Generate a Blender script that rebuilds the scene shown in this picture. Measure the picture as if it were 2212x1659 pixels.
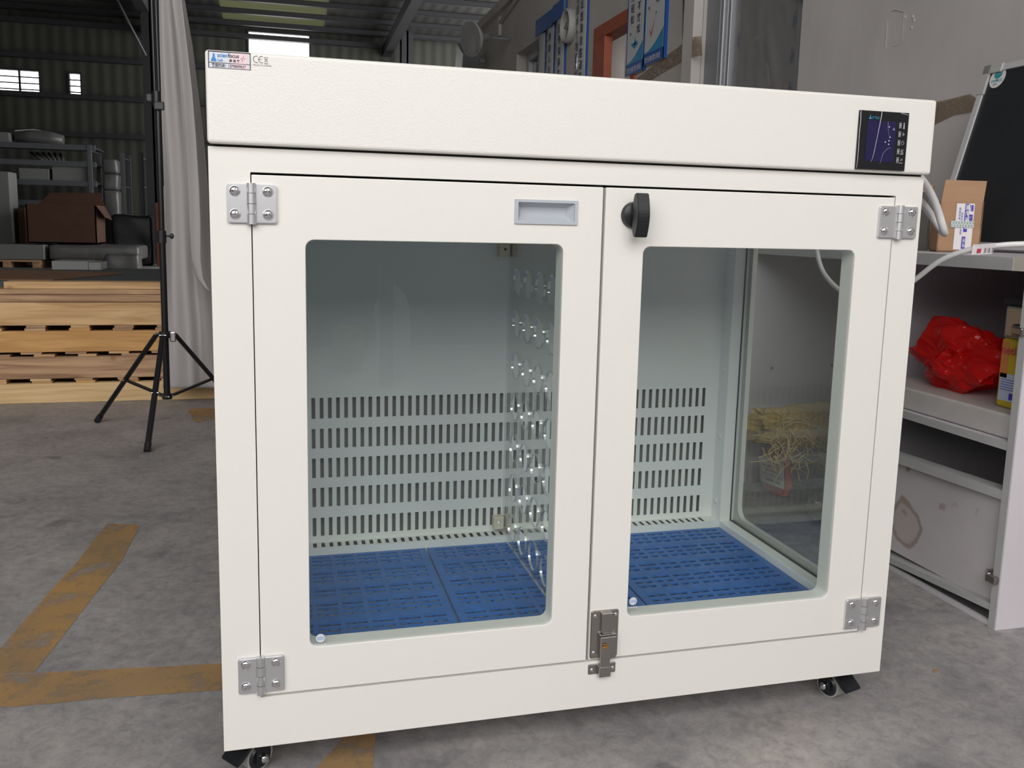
import bpy, bmesh, math, random
from mathutils import Vector, Matrix, noise
R = math.radians
random.seed(7)
for o in list(bpy.data.objects): bpy.data.objects.remove(o)
scn = bpy.context.scene
C = scn.collection

# ---------------------------------------------------------------- camera
CAM = Vector((0.0952623, -1.35108168, 0.90381994))
MW = Matrix(((0.96704856, -0.25354362, 0.02308076), (-0.01515567, -0.1478277, -0.988897), (0.2541405, 0.95596161, -0.14679919)))
FPX, PX, PY = 1903.396, 1106.0, 771.95
cam_d = bpy.data.cameras.new('camera')
cam = bpy.data.objects.new('camera', cam_d); C.objects.link(cam)
xa, ya, za = Vector(MW[0]), -Vector(MW[1]), -Vector(MW[2])
m4 = Matrix.Identity(4)
for i in range(3): m4[i][0], m4[i][1], m4[i][2], m4[i][3] = xa[i], ya[i], za[i], CAM[i]
cam.matrix_world = m4
cam_d.sensor_fit = 'HORIZONTAL'; cam_d.sensor_width = 36.0
cam_d.lens = FPX * 36.0 / 2212.0
cam_d.shift_x = 0.0
cam_d.shift_y = -(829.5 - PY) / 2212.0
cam_d.clip_start = 0.02; cam_d.clip_end = 200
scn.camera = cam

def on(u, v, ax, val):
    """point where the sight line of a photo pixel meets the plane axis = val"""
    d = MW.transposed() @ Vector(((u - PX) / FPX, (v - PY) / FPX, 1.0))
    t = (val - CAM[ax]) / d[ax]
    return CAM + t * d

# ---------------------------------------------------------------- world, light, exposure
w = bpy.data.worlds.new('overcast_sky'); scn.world = w; w.use_nodes = True
bg = w.node_tree.nodes['Background']
bg.inputs[0].default_value = (1.0, 0.985, 0.965, 1); bg.inputs[1].default_value = 4.7
scn.view_settings.view_transform = 'Standard'; scn.view_settings.look = 'None'
scn.view_settings.gamma = 1.0; scn.view_settings.use_curve_mapping = False
scn.view_settings.exposure = 0.0
def portal(name, loc, rot, sx, sy):
    l = bpy.data.lights.new(name, 'AREA'); l.shape = 'RECTANGLE'; l.size = sx; l.size_y = sy
    l.cycles.is_portal = True
    o = bpy.data.objects.new(name, l); C.objects.link(o); o.location = loc; o.rotation_euler = rot
YB, XL, XR, YF = -5.2, -6.5, 2.45, 20.0        # back opening, left wall, right wall, far wall
EAVE, YW, ZR = -4.4, 2.1, 6.2                   # roof ends here; the yard walls behind are low and open to the sky
portal('daylight_back', ((XL+XR)/2, YB, (YW+ZR)/2), (R(90), 0, 0), XR-XL, ZR-YW)
portal('daylight_left', (XL, (YB+EAVE)/2, (YW+ZR)/2), (R(90), 0, R(-90)), EAVE-YB, ZR-YW)
portal('daylight_above', ((XL+XR)/2, (YB+EAVE)/2, ZR), (0, 0, 0), XR-XL, EAVE-YB)

# ---------------------------------------------------------------- materials
def mat(name, col, rough=0.5, metal=0.0, noise_amt=0.0, noise_scale=5.0, bump=0.0, bump_scale=60.0, spec=None, stretch=None, col2=None, detail=6.0):
    m = bpy.data.materials.new(name); m.use_nodes = True
    nt = m.node_tree; p = nt.nodes['Principled BSDF']
    p.inputs['Base Color'].default_value = (*col, 1); p.inputs['Roughness'].default_value = rough
    p.inputs['Metallic'].default_value = metal
    if spec is not None: p.inputs['Specular IOR Level'].default_value = spec
    tc = nt.nodes.new('ShaderNodeTexCoord'); src = tc.outputs['Object']
    if stretch:
        mp = nt.nodes.new('ShaderNodeMapping'); mp.inputs['Scale'].default_value = stretch
        nt.links.new(src, mp.inputs[0]); src = mp.outputs[0]
    if noise_amt or col2:
        n = nt.nodes.new('ShaderNodeTexNoise'); n.inputs['Scale'].default_value = noise_scale; n.inputs['Detail'].default_value = detail
        n.inputs['Roughness'].default_value = 0.6
        nt.links.new(src, n.inputs[0])
        r = nt.nodes.new('ShaderNodeValToRGB'); r.color_ramp.elements[0].position = 0.33; r.color_ramp.elements[1].position = 0.68
        c2 = col2 if col2 else tuple(c * (1 - noise_amt) for c in col)
        r.color_ramp.elements[0].color = (*c2, 1); r.color_ramp.elements[1].color = (*col, 1)
        nt.links.new(n.outputs[0], r.inputs[0]); nt.links.new(r.outputs[0], p.inputs['Base Color'])
    if bump:
        n2 = nt.nodes.new('ShaderNodeTexNoise'); n2.inputs['Scale'].default_value = bump_scale; n2.inputs['Detail'].default_value = 3
        nt.links.new(src, n2.inputs[0])
        b = nt.nodes.new('ShaderNodeBump'); b.inputs['Strength'].default_value = bump; b.inputs['Distance'].default_value = 0.002
        nt.links.new(n2.outputs[0], b.inputs['Height']); nt.links.new(b.outputs[0], p.inputs['Normal'])
    return m

def pane_mat(name, tint=(0.93, 0.97, 0.95), f0=0.045, rough=0.0, haze=None):
    """thin clear sheet: clear through, mirror-like by angle"""
    m = bpy.data.materials.new(name); m.use_nodes = True; nt = m.node_tree; nt.nodes.clear()
    out = nt.nodes.new('ShaderNodeOutputMaterial'); mix = nt.nodes.new('ShaderNodeMixShader')
    tr = nt.nodes.new('ShaderNodeBsdfTransparent'); tr.inputs[0].default_value = (*tint, 1)
    gl = nt.nodes.new('ShaderNodeBsdfGlossy'); gl.inputs['Roughness'].default_value = rough
    lw = nt.nodes.new('ShaderNodeLayerWeight'); lw.inputs[0].default_value = 0.5
    pw = nt.nodes.new('ShaderNodeMath'); pw.operation = 'POWER'; pw.inputs[1].default_value = 5
    ma = nt.nodes.new('ShaderNodeMath'); ma.operation = 'MULTIPLY_ADD'; ma.inputs[1].default_value = 1 - f0; ma.inputs[2].default_value = f0
    nt.links.new(lw.outputs['Facing'], pw.inputs[0]); nt.links.new(pw.outputs[0], ma.inputs[0])
    nt.links.new(ma.outputs[0], mix.inputs[0]); nt.links.new(tr.outputs[0], mix.inputs[1]); nt.links.new(gl.outputs[0], mix.inputs[2])
    last = mix
    if haze:
        df = nt.nodes.new('ShaderNodeBsdfDiffuse'); df.inputs[0].default_value = (*haze[0], 1)
        mx = nt.nodes.new('ShaderNodeMixShader'); mx.inputs[0].default_value = haze[1]
        nt.links.new(mix.outputs[0], mx.inputs[1]); nt.links.new(df.outputs[0], mx.inputs[2]); last = mx
        if len(haze) > 2:      # crumpled film
            tc = nt.nodes.new('ShaderNodeTexCoord'); n = nt.nodes.new('ShaderNodeTexNoise'); n.inputs['Scale'].default_value = haze[2]
            nt.links.new(tc.outputs['Object'], n.inputs[0]); b = nt.nodes.new('ShaderNodeBump'); b.inputs['Distance'].default_value = 0.02
            nt.links.new(n.outputs[0], b.inputs['Height']); nt.links.new(b.outputs[0], gl.inputs['Normal'])
    nt.links.new(last.outputs[0], out.inputs[0])
    return m

def translucent_mat(name, col, tcol, fac=0.5, rough=0.3, nscale=0):
    m = mat(name, col, rough, noise_amt=0.25 if nscale else 0, noise_scale=nscale or 5); nt = m.node_tree
    p = nt.nodes['Principled BSDF']; out = nt.nodes['Material Output']
    t = nt.nodes.new('ShaderNodeBsdfTranslucent'); t.inputs[0].default_value = (*tcol, 1)
    mx = nt.nodes.new('ShaderNodeMixShader'); mx.inputs[0].default_value = fac
    nt.links.new(p.outputs[0], mx.inputs[1]); nt.links.new(t.outputs[0], mx.inputs[2]); nt.links.new(mx.outputs[0], out.inputs[0])
    return m

M = {}
M['enamel'] = mat('cream_enamel', (0.80, 0.785, 0.745), 0.38, bump=0.10, bump_scale=420, spec=0.4)
M['enamel_pebbled'] = mat('pebbled_enamel', (0.80, 0.785, 0.745), 0.36, bump=0.30, bump_scale=300, spec=0.45)
M['inner'] = mat('inner_enamel', (0.86, 0.87, 0.845), 0.42, spec=0.4)
M['gap'] = mat('seal_and_gap_shade', (0.03, 0.028, 0.025), 0.8)  # rubber of the seals, also the painted shade in the housing gap
M['duct'] = mat('duct_behind_slots', (0.33, 0.33, 0.31), 0.7)
M['glass'] = pane_mat('clear_glass', (0.965, 0.99, 0.98), 0.045)
M['side_glass'] = pane_mat('side_glass', (0.90, 0.915, 0.905), 0.07)
M['acrylic'] = pane_mat('clear_acrylic', (0.965, 0.97, 0.965), 0.03)
M['acrylic_edge'] = pane_mat('acrylic_cut_edge', (0.86, 0.88, 0.88), 0.50, 0.04, ((0.85, 0.87, 0.87), 0.30))
M['chrome'] = mat('satin_steel', (0.62, 0.62, 0.64), 0.28, 1.0)
M['cast'] = mat('cast_alloy', (0.70, 0.70, 0.72), 0.36, 0.85)
M['bolt'] = mat('nickel_latch', (0.42, 0.40, 0.38), 0.25, 1.0)
M['screw'] = mat('polished_screw', (0.8, 0.8, 0.82), 0.12, 1.0)
M['brass'] = mat('brass', (0.75, 0.42, 0.12), 0.2, 1.0)
M['black'] = mat('black_plastic', (0.012, 0.013, 0.016), 0.38)
M['black_metal'] = mat('black_painted_metal', (0.010, 0.010, 0.012), 0.33, bump=0.05)
M['grey_plastic'] = mat('grey_plastic', (0.46, 0.49, 0.53), 0.45, bump=0.06, bump_scale=300)
M['panel'] = mat('black_glossy_panel', (0.008, 0.008, 0.010), 0.12)
M['screen'] = mat('blue_lcd', (0.012, 0.009, 0.060), 0.10)
M['film'] = mat('creased_film', (0.55, 0.55, 0.6), 0.25)
M['icon'] = mat('pale_print', (0.50, 0.52, 0.55), 0.4)
M['white_print'] = mat('white_print', (0.8, 0.8, 0.8), 0.5)
M['ink'] = mat('black_ink', (0.03, 0.03, 0.045), 0.6)
M['ink_grey'] = mat('grey_ink', (0.25, 0.22, 0.22), 0.6)
M['ink_blue'] = mat('blue_ink', (0.02, 0.22, 0.62), 0.5)
M['ink_cyan'] = mat('cyan_ink', (0.05, 0.35, 0.62), 0.5)
M['ink_red'] = mat('red_ink', (0.55, 0.05, 0.09), 0.5)
M['ink_violet'] = mat('violet_ink', (0.05, 0.04, 0.42), 0.5)
M['label'] = mat('pale_label', (0.66, 0.68, 0.74), 0.35)
M['pink_label'] = mat('pink_label', (0.80, 0.62, 0.66), 0.35)
M['blue'] = mat('blue_plastic_mat', (0.014, 0.155, 0.52), 0.38, noise_amt=0.2, noise_scale=30)
M['tread'] = translucent_mat('grey_rubber_tread', (0.55, 0.55, 0.53), (0.4, 0.4, 0.4), 0.3)
M['cable'] = mat('white_cable', (0.74, 0.73, 0.73), 0.3)
M['cloth'] = translucent_mat('greyish_white_cloth', (0.52, 0.495, 0.49), (0.35, 0.34, 0.33), 0.22, 0.85)
M['board_white'] = mat('lilac_white_laminate', (0.66, 0.62, 0.66), 0.5, noise_amt=0.06, noise_scale=3)
M['board_edge'] = mat('grey_edge_band', (0.50, 0.50, 0.50), 0.5, noise_amt=0.1, noise_scale=14)
M['cream_edge'] = mat('cream_edge_band', (0.66, 0.62, 0.54), 0.5)
M['pack'] = mat('white_wrapped_board', (0.60, 0.57, 0.55), 0.4, noise_amt=0.15, noise_scale=9, bump=0.5, bump_scale=12)
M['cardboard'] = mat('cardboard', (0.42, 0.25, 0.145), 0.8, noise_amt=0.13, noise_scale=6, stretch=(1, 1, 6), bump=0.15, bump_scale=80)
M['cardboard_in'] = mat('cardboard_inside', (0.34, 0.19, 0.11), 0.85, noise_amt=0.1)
M['cardboard_dark'] = mat('hall_dimmed_cardboard', (0.08, 0.036, 0.021), 0.85, noise_amt=0.15)  # brown lowered to put the far hall's dimness into the colour
M['slate'] = mat('black_writing_surface', (0.018, 0.020, 0.024), 0.55, noise_amt=0.25, noise_scale=4)
M['alu'] = mat('aluminium_profile', (0.50, 0.50, 0.53), 0.45, 0.6)
M['alu_grey'] = mat('grey_powder_coat', (0.22, 0.225, 0.24), 0.4)
M['dark_gap'] = mat('dark_recess', (0.02, 0.021, 0.022), 0.7)
M['red_plastic'] = translucent_mat('red_plastic_film', (0.74, 0.014, 0.014), (0.85, 0.03, 0.02), 0.4, 0.18)
M['tin_yellow'] = mat('yellow_tin', (0.50, 0.36, 0.02), 0.35)
M['tin_silver'] = mat('silver_tin', (0.5, 0.5, 0.5), 0.25, 0.9)
M['tin_orange'] = mat('orange_print', (0.62, 0.22, 0.06), 0.4)
M['tin_blue'] = mat('pale_blue_print', (0.45, 0.52, 0.62), 0.4)
M['yellow_sack'] = translucent_mat('yellow_woven_plastic', (0.78, 0.52, 0.08), (0.7, 0.46, 0.06), 0.3, 0.4, 14)
M['straw'] = mat('yellow_plastic_straw', (0.75, 0.58, 0.22), 0.45)
M['red_sheet'] = mat('red_wrapper', (0.62, 0.10, 0.05), 0.45)
M['clear_film'] = pane_mat('crumpled_clear_film', (0.9, 0.9, 0.88), 0.10, 0.12, ((0.6, 0.6, 0.58), 0.10, 22))
M['door_film'] = pane_mat('protective_film', (0.80, 0.80, 0.80), 0.07, 0.25, ((0.40, 0.385, 0.375), 0.42, 7))
M['tape'] = pane_mat('brown_packing_tape', (0.86, 0.79, 0.70), 0.16, 0.12, ((0.42, 0.35, 0.28), 0.28, 26))
M['steel_dark'] = mat('dark_structural_steel', (0.025, 0.025, 0.03), 0.6)
M['rack'] = mat('grey_rack_steel', (0.085, 0.09, 0.10), 0.5)
M['rust'] = mat('rusty_red_steel', (0.22, 0.06, 0.03), 0.75, noise_amt=0.5, noise_scale=6)
M['far_white'] = mat('hall_dimmed_white', (0.17, 0.175, 0.17), 0.6)  # white darkened in its base colour to stand for the dim hall
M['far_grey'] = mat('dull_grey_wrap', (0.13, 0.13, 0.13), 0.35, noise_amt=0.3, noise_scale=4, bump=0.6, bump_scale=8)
M['red_frame'] = mat('orange_red_frame', (0.40, 0.10, 0.055), 0.6, noise_amt=0.25, noise_scale=9)
M['poster'] = mat('poster_board', (0.58, 0.59, 0.60), 0.25)
M['poster_gloss'] = mat('glossy_sign_board', (0.50, 0.51, 0.52), 0.10)
M['poster_blue'] = mat('poster_blue', (0.015, 0.09, 0.36), 0.25)
M['poster_light'] = mat('poster_light_blue', (0.03, 0.26, 0.50), 0.25)
M['fan_grey'] = mat('grey_fan_plastic', (0.40, 0.39, 0.37), 0.5)
M['roof_panel'] = translucent_mat('aged_translucent_roofing', (0.03, 0.03, 0.02), (0.026, 0.028, 0.015), 0.9, 0.6)
M['bin_yellow'] = mat('yellow_bin_plastic', (0.45, 0.36, 0.10), 0.5)
M['wrap_white'] = mat('white_plastic_wrap', (0.62, 0.62, 0.66), 0.3, bump=0.8, bump_scale=9)
M['teal'] = mat('teal_print', (0.03, 0.30, 0.33), 0.4)
M['foam_paper'] = mat('white_paper_tag', (0.78, 0.74, 0.75), 0.5)
M['brown_sheet'] = mat('brown_hardboard', (0.16, 0.075, 0.03), 0.7, noise_amt=0.2)
M['dark_sheet'] = mat('dark_grey_board', (0.055, 0.06, 0.065), 0.7, noise_amt=0.25)

def wood(name, c1, c2, sx=0.6):
    m = bpy.data.materials.new(name); m.use_nodes = True; nt = m.node_tree; p = nt.nodes['Principled BSDF']
    tc = nt.nodes.new('ShaderNodeTexCoord'); mp = nt.nodes.new('ShaderNodeMapping'); mp.inputs['Scale'].default_value = (sx, 4, 9)
    oi = nt.nodes.new('ShaderNodeObjectInfo'); va = nt.nodes.new('ShaderNodeVectorMath'); va.operation = 'ADD'
    mu = nt.nodes.new('ShaderNodeMath'); mu.operation = 'MULTIPLY'; mu.inputs[1].default_value = 37
    nt.links.new(oi.outputs['Random'], mu.inputs[0]); nt.links.new(tc.outputs['Object'], va.inputs[0]); nt.links.new(mu.outputs[0], va.inputs[1])
    nt.links.new(va.outputs[0], mp.inputs[0])
    n = nt.nodes.new('ShaderNodeTexNoise'); n.inputs['Scale'].default_value = 3.5; n.inputs['Detail'].default_value = 9; n.inputs['Distortion'].default_value = 0.8
    nt.links.new(mp.outputs[0], n.inputs[0])
    r = nt.nodes.new('ShaderNodeValToRGB'); r.color_ramp.elements[0].position = 0.3; r.color_ramp.elements[1].position = 0.62
    r.color_ramp.elements[0].color = (*c2, 1); r.color_ramp.elements[1].color = (*c1, 1)
    nt.links.new(n.outputs[0], r.inputs[0])
    vo = nt.nodes.new('ShaderNodeTexVoronoi'); vo.inputs['Scale'].default_value = 4.0; nt.links.new(va.outputs[0], vo.inputs[0])
    r2 = nt.nodes.new('ShaderNodeValToRGB'); r2.color_ramp.elements[0].position = 0.02; r2.color_ramp.elements[1].position = 0.09
    r2.color_ramp.elements[0].color = (0.35, 0.2, 0.1, 1); r2.color_ramp.elements[1].color = (1, 1, 1, 1)
    nt.links.new(vo.outputs['Distance'], r2.inputs[0])
    mm = nt.nodes.new('ShaderNodeMixRGB'); mm.blend_type = 'MULTIPLY'; mm.inputs[0].default_value = 0.6
    nt.links.new(r.outputs[0], mm.inputs[1]); nt.links.new(r2.outputs[0], mm.inputs[2]); nt.links.new(mm.outputs[0], p.inputs['Base Color'])
    p.inputs['Roughness'].default_value = 0.75
    return m
M['wood'] = wood('pine', (0.66, 0.43, 0.22), (0.42, 0.235, 0.10))
M['wood_old'] = wood('weathered_pine', (0.52, 0.33, 0.19), (0.24, 0.13, 0.07))
M['wood_orange'] = wood('amber_pine', (0.62, 0.35, 0.13), (0.42, 0.21, 0.07))
M['wood_pale'] = wood('pale_pine', (0.72, 0.52, 0.28), (0.52, 0.34, 0.16))

def concrete_floor():
    m = bpy.data.materials.new('concrete_floor'); m.use_nodes = True; nt = m.node_tree; p = nt.nodes['Principled BSDF']
    tc = nt.nodes.new('ShaderNodeTexCoord')
    def ns(scale, det, rgh, dist=0.0, st=None):
        n = nt.nodes.new('ShaderNodeTexNoise'); n.inputs['Scale'].default_value = scale; n.inputs['Detail'].default_value = det
        n.inputs['Roughness'].default_value = rgh; n.inputs['Distortion'].default_value = dist
        s = tc.outputs['Object']
        if st:
            mp = nt.nodes.new('ShaderNodeMapping'); mp.inputs['Scale'].default_value = st; nt.links.new(s, mp.inputs[0]); s = mp.outputs[0]
        nt.links.new(s, n.inputs[0]); return n
    def ramp(n, e):
        r = nt.nodes.new('ShaderNodeValToRGB'); r.color_ramp.elements[0].position = e[0][0]; r.color_ramp.elements[0].color = (*e[0][1], 1)
        r.color_ramp.elements[1].position = e[-1][0]; r.color_ramp.elements[1].color = (*e[-1][1], 1)
        for q in e[1:-1]: x = r.color_ramp.elements.new(q[0]); x.color = (*q[1], 1)
        nt.links.new(n.outputs[0], r.inputs[0]); return r
    a = ramp(ns(3.2, 12, 0.66, 0.3), ((0.30, (0.22, 0.215, 0.22)), (0.48, (0.315, 0.30, 0.302)), (0.70, (0.40, 0.38, 0.37))))
    b = ramp(ns(1.6, 8, 0.6, 0.6), ((0.28, (0.62, 0.62, 0.65)), (0.42, (1, 1, 1)), (0.60, (1, 1, 1)), (0.75, (1.12, 1.08, 1.03))))
    c = ramp(ns(30, 12, 0.82, 0.4), ((0.34, (0.60, 0.60, 0.63)), (0.5, (1, 1, 1)), (0.66, (1.35, 1.31, 1.27))))
    d = ramp(ns(6.5, 6, 0.55, 0.2), ((0.27, (0.42, 0.42, 0.45)), (0.37, (1, 1, 1)), (1.0, (1, 1, 1))))
    last = a
    for q, f in ((b, 0.9), (c, 0.8), (d, 0.8)):
        mm = nt.nodes.new('ShaderNodeMixRGB'); mm.blend_type = 'MULTIPLY'; mm.inputs[0].default_value = f
        nt.links.new(last.outputs[0], mm.inputs[1]); nt.links.new(q.outputs[0], mm.inputs[2]); last = mm
    nt.links.new(last.outputs[0], p.inputs['Base Color']); p.inputs['Roughness'].default_value = 0.58
    bp = nt.nodes.new('ShaderNodeBump'); bp.inputs['Strength'].default_value = 0.25; bp.inputs['Distance'].default_value = 0.004
    nt.links.new(c.outputs[0], bp.inputs['Height']); nt.links.new(bp.outputs[0], p.inputs['Normal'])
    return m
M['floor'] = concrete_floor()

def worn_paint():
    m = bpy.data.materials.new('worn_orange_floor_paint'); m.use_nodes = True; nt = m.node_tree; p = nt.nodes['Principled BSDF']; out = nt.nodes['Material Output']
    tc = nt.nodes.new('ShaderNodeTexCoord')
    n = nt.nodes.new('ShaderNodeTexNoise'); n.inputs['Scale'].default_value = 9; n.inputs['Detail'].default_value = 12; n.inputs['Roughness'].default_value = 0.7
    nt.links.new(tc.outputs['Object'], n.inputs[0])
    r = nt.nodes.new('ShaderNodeValToRGB'); r.color_ramp.elements[0].position = 0.36; r.color_ramp.elements[0].color = (0.15,)*3 + (1,)
    r.color_ramp.elements[1].position = 0.50; r.color_ramp.elements[1].color = (0.80,)*3 + (1,)
    nt.links.new(n.outputs[0], r.inputs[0])
    n2 = nt.nodes.new('ShaderNodeTexNoise'); n2.inputs['Scale'].default_value = 4; n2.inputs['Detail'].default_value = 8; nt.links.new(tc.outputs['Object'], n2.inputs[0])
    r2 = nt.nodes.new('ShaderNodeValToRGB'); r2.color_ramp.elements[0].position = 0.35; r2.color_ramp.elements[0].color = (0.38, 0.25, 0.13, 1)
    r2.color_ramp.elements[1].position = 0.65; r2.color_ramp.elements[1].color = (0.56, 0.33, 0.12, 1)
    nt.links.new(n2.outputs[0], r2.inputs[0]); nt.links.new(r2.outputs[0], p.inputs['Base Color']); p.inputs['Roughness'].default_value = 0.5
    tr = nt.nodes.new('ShaderNodeBsdfTransparent'); mx = nt.nodes.new('ShaderNodeMixShader')
    nt.links.new(r.outputs[0], mx.inputs[0]); nt.links.new(tr.outputs[0], mx.inputs[1]); nt.links.new(p.outputs[0], mx.inputs[2]); nt.links.new(mx.outputs[0], out.inputs[0])
    return m
M['paint'] = worn_paint()
M['plaster'] = mat('grey_plaster', (0.56, 0.53, 0.525), 0.8, noise_scale=2.0, col2=(0.45, 0.425, 0.42), bump=0.4, bump_scale=5, stretch=(1, 1, 0.45), detail=8)
M['plaster_far'] = mat('whitewashed_wall', (0.52, 0.49, 0.46), 0.85, noise_amt=0.18, noise_scale=1.2)
M['wall_dark'] = mat('dark_block_wall', (0.10, 0.10, 0.095), 0.8, noise_amt=0.2, noise_scale=1)

def corrugated(name, col, axis, freq):
    m = mat(name, col, 0.65, noise_amt=0.3, noise_scale=0.8); nt = m.node_tree; p = nt.nodes['Principled BSDF']
    tc = nt.nodes.new('ShaderNodeTexCoord'); wv = nt.nodes.new('ShaderNodeTexWave'); wv.bands_direction = axis; wv.inputs['Scale'].default_value = freq
    nt.links.new(tc.outputs['Object'], wv.inputs[0])
    b = nt.nodes.new('ShaderNodeBump'); b.inputs['Distance'].default_value = 0.015; b.inputs['Strength'].default_value = 0.6
    nt.links.new(wv.outputs[0], b.inputs['Height']); nt.links.new(b.outputs[0], p.inputs['Normal'])
    return m
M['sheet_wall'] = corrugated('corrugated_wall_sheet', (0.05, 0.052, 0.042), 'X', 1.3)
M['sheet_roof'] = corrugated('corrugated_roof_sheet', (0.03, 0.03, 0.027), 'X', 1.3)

# stained white panel: rings and blotches
def stained():
    m = mat('stained_white_panel', (0.62, 0.585, 0.60), 0.5, noise_amt=0.1, noise_scale=5); nt = m.node_tree; p = nt.nodes['Principled BSDF']
    tc = nt.nodes.new('ShaderNodeTexCoord')
    n = nt.nodes.new('ShaderNodeTexNoise'); n.inputs['Scale'].default_value = 14; n.inputs['Detail'].default_value = 6; nt.links.new(tc.outputs['Object'], n.inputs[0])
    base = p.inputs['Base Color'].links[0].from_socket
    # ring stain centred at a point on the panel
    d = nt.nodes.new('ShaderNodeVectorMath'); d.operation = 'DISTANCE'; d.inputs[1].default_value = (1.72, 0.58, 0.135)
    ad = nt.nodes.new('ShaderNodeMixRGB'); ad.blend_type = 'LINEAR_LIGHT'; ad.inputs[0].default_value = 0.03
    nt.links.new(tc.outputs['Object'], ad.inputs[1]); nt.links.new(n.outputs[1], ad.inputs[2]); nt.links.new(ad.outputs[0], d.inputs[0])
    r = nt.nodes.new('ShaderNodeValToRGB'); e = r.color_ramp.elements
    e[0].position = 0.0; e[0].color = (0.92, 0.88, 0.84, 1); e[1].position = 0.2; e[1].color = (1, 1, 1, 1)
    for q, c in ((0.046, (0.9, 0.86, 0.82)), (0.056, (0.58, 0.50, 0.45)), (0.062, (0.66, 0.58, 0.53)), (0.066, (1, 1, 1))):
        x = e.new(q); x.color = (*c, 1)
    nt.links.new(d.outputs['Value'], r.inputs[0])
    n3 = nt.nodes.new('ShaderNodeTexNoise'); n3.inputs['Scale'].default_value = 11; n3.inputs['Detail'].default_value = 4; nt.links.new(tc.outputs['Object'], n3.inputs[0])
    r3 = nt.nodes.new('ShaderNodeValToRGB'); r3.color_ramp.elements[0].position = 0.30; r3.color_ramp.elements[0].color = (0.55, 0.46, 0.42, 1)
    r3.color_ramp.elements[1].position = 0.35; r3.color_ramp.elements[1].color = (1, 1, 1, 1); nt.links.new(n3.outputs[0], r3.inputs[0])
    a = nt.nodes.new('ShaderNodeMixRGB'); a.blend_type = 'MULTIPLY'; a.inputs[0].default_value = 1
    b = nt.nodes.new('ShaderNodeMixRGB'); b.blend_type = 'MULTIPLY'; b.inputs[0].default_value = 1
    nt.links.new(base, a.inputs[1]); nt.links.new(r.outputs[0], a.inputs[2]); nt.links.new(a.outputs[0], b.inputs[1]); nt.links.new(r3.outputs[0], b.inputs[2])
    nt.links.new(b.outputs[0], p.inputs['Base Color'])
    return m
M['stained'] = stained()

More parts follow.
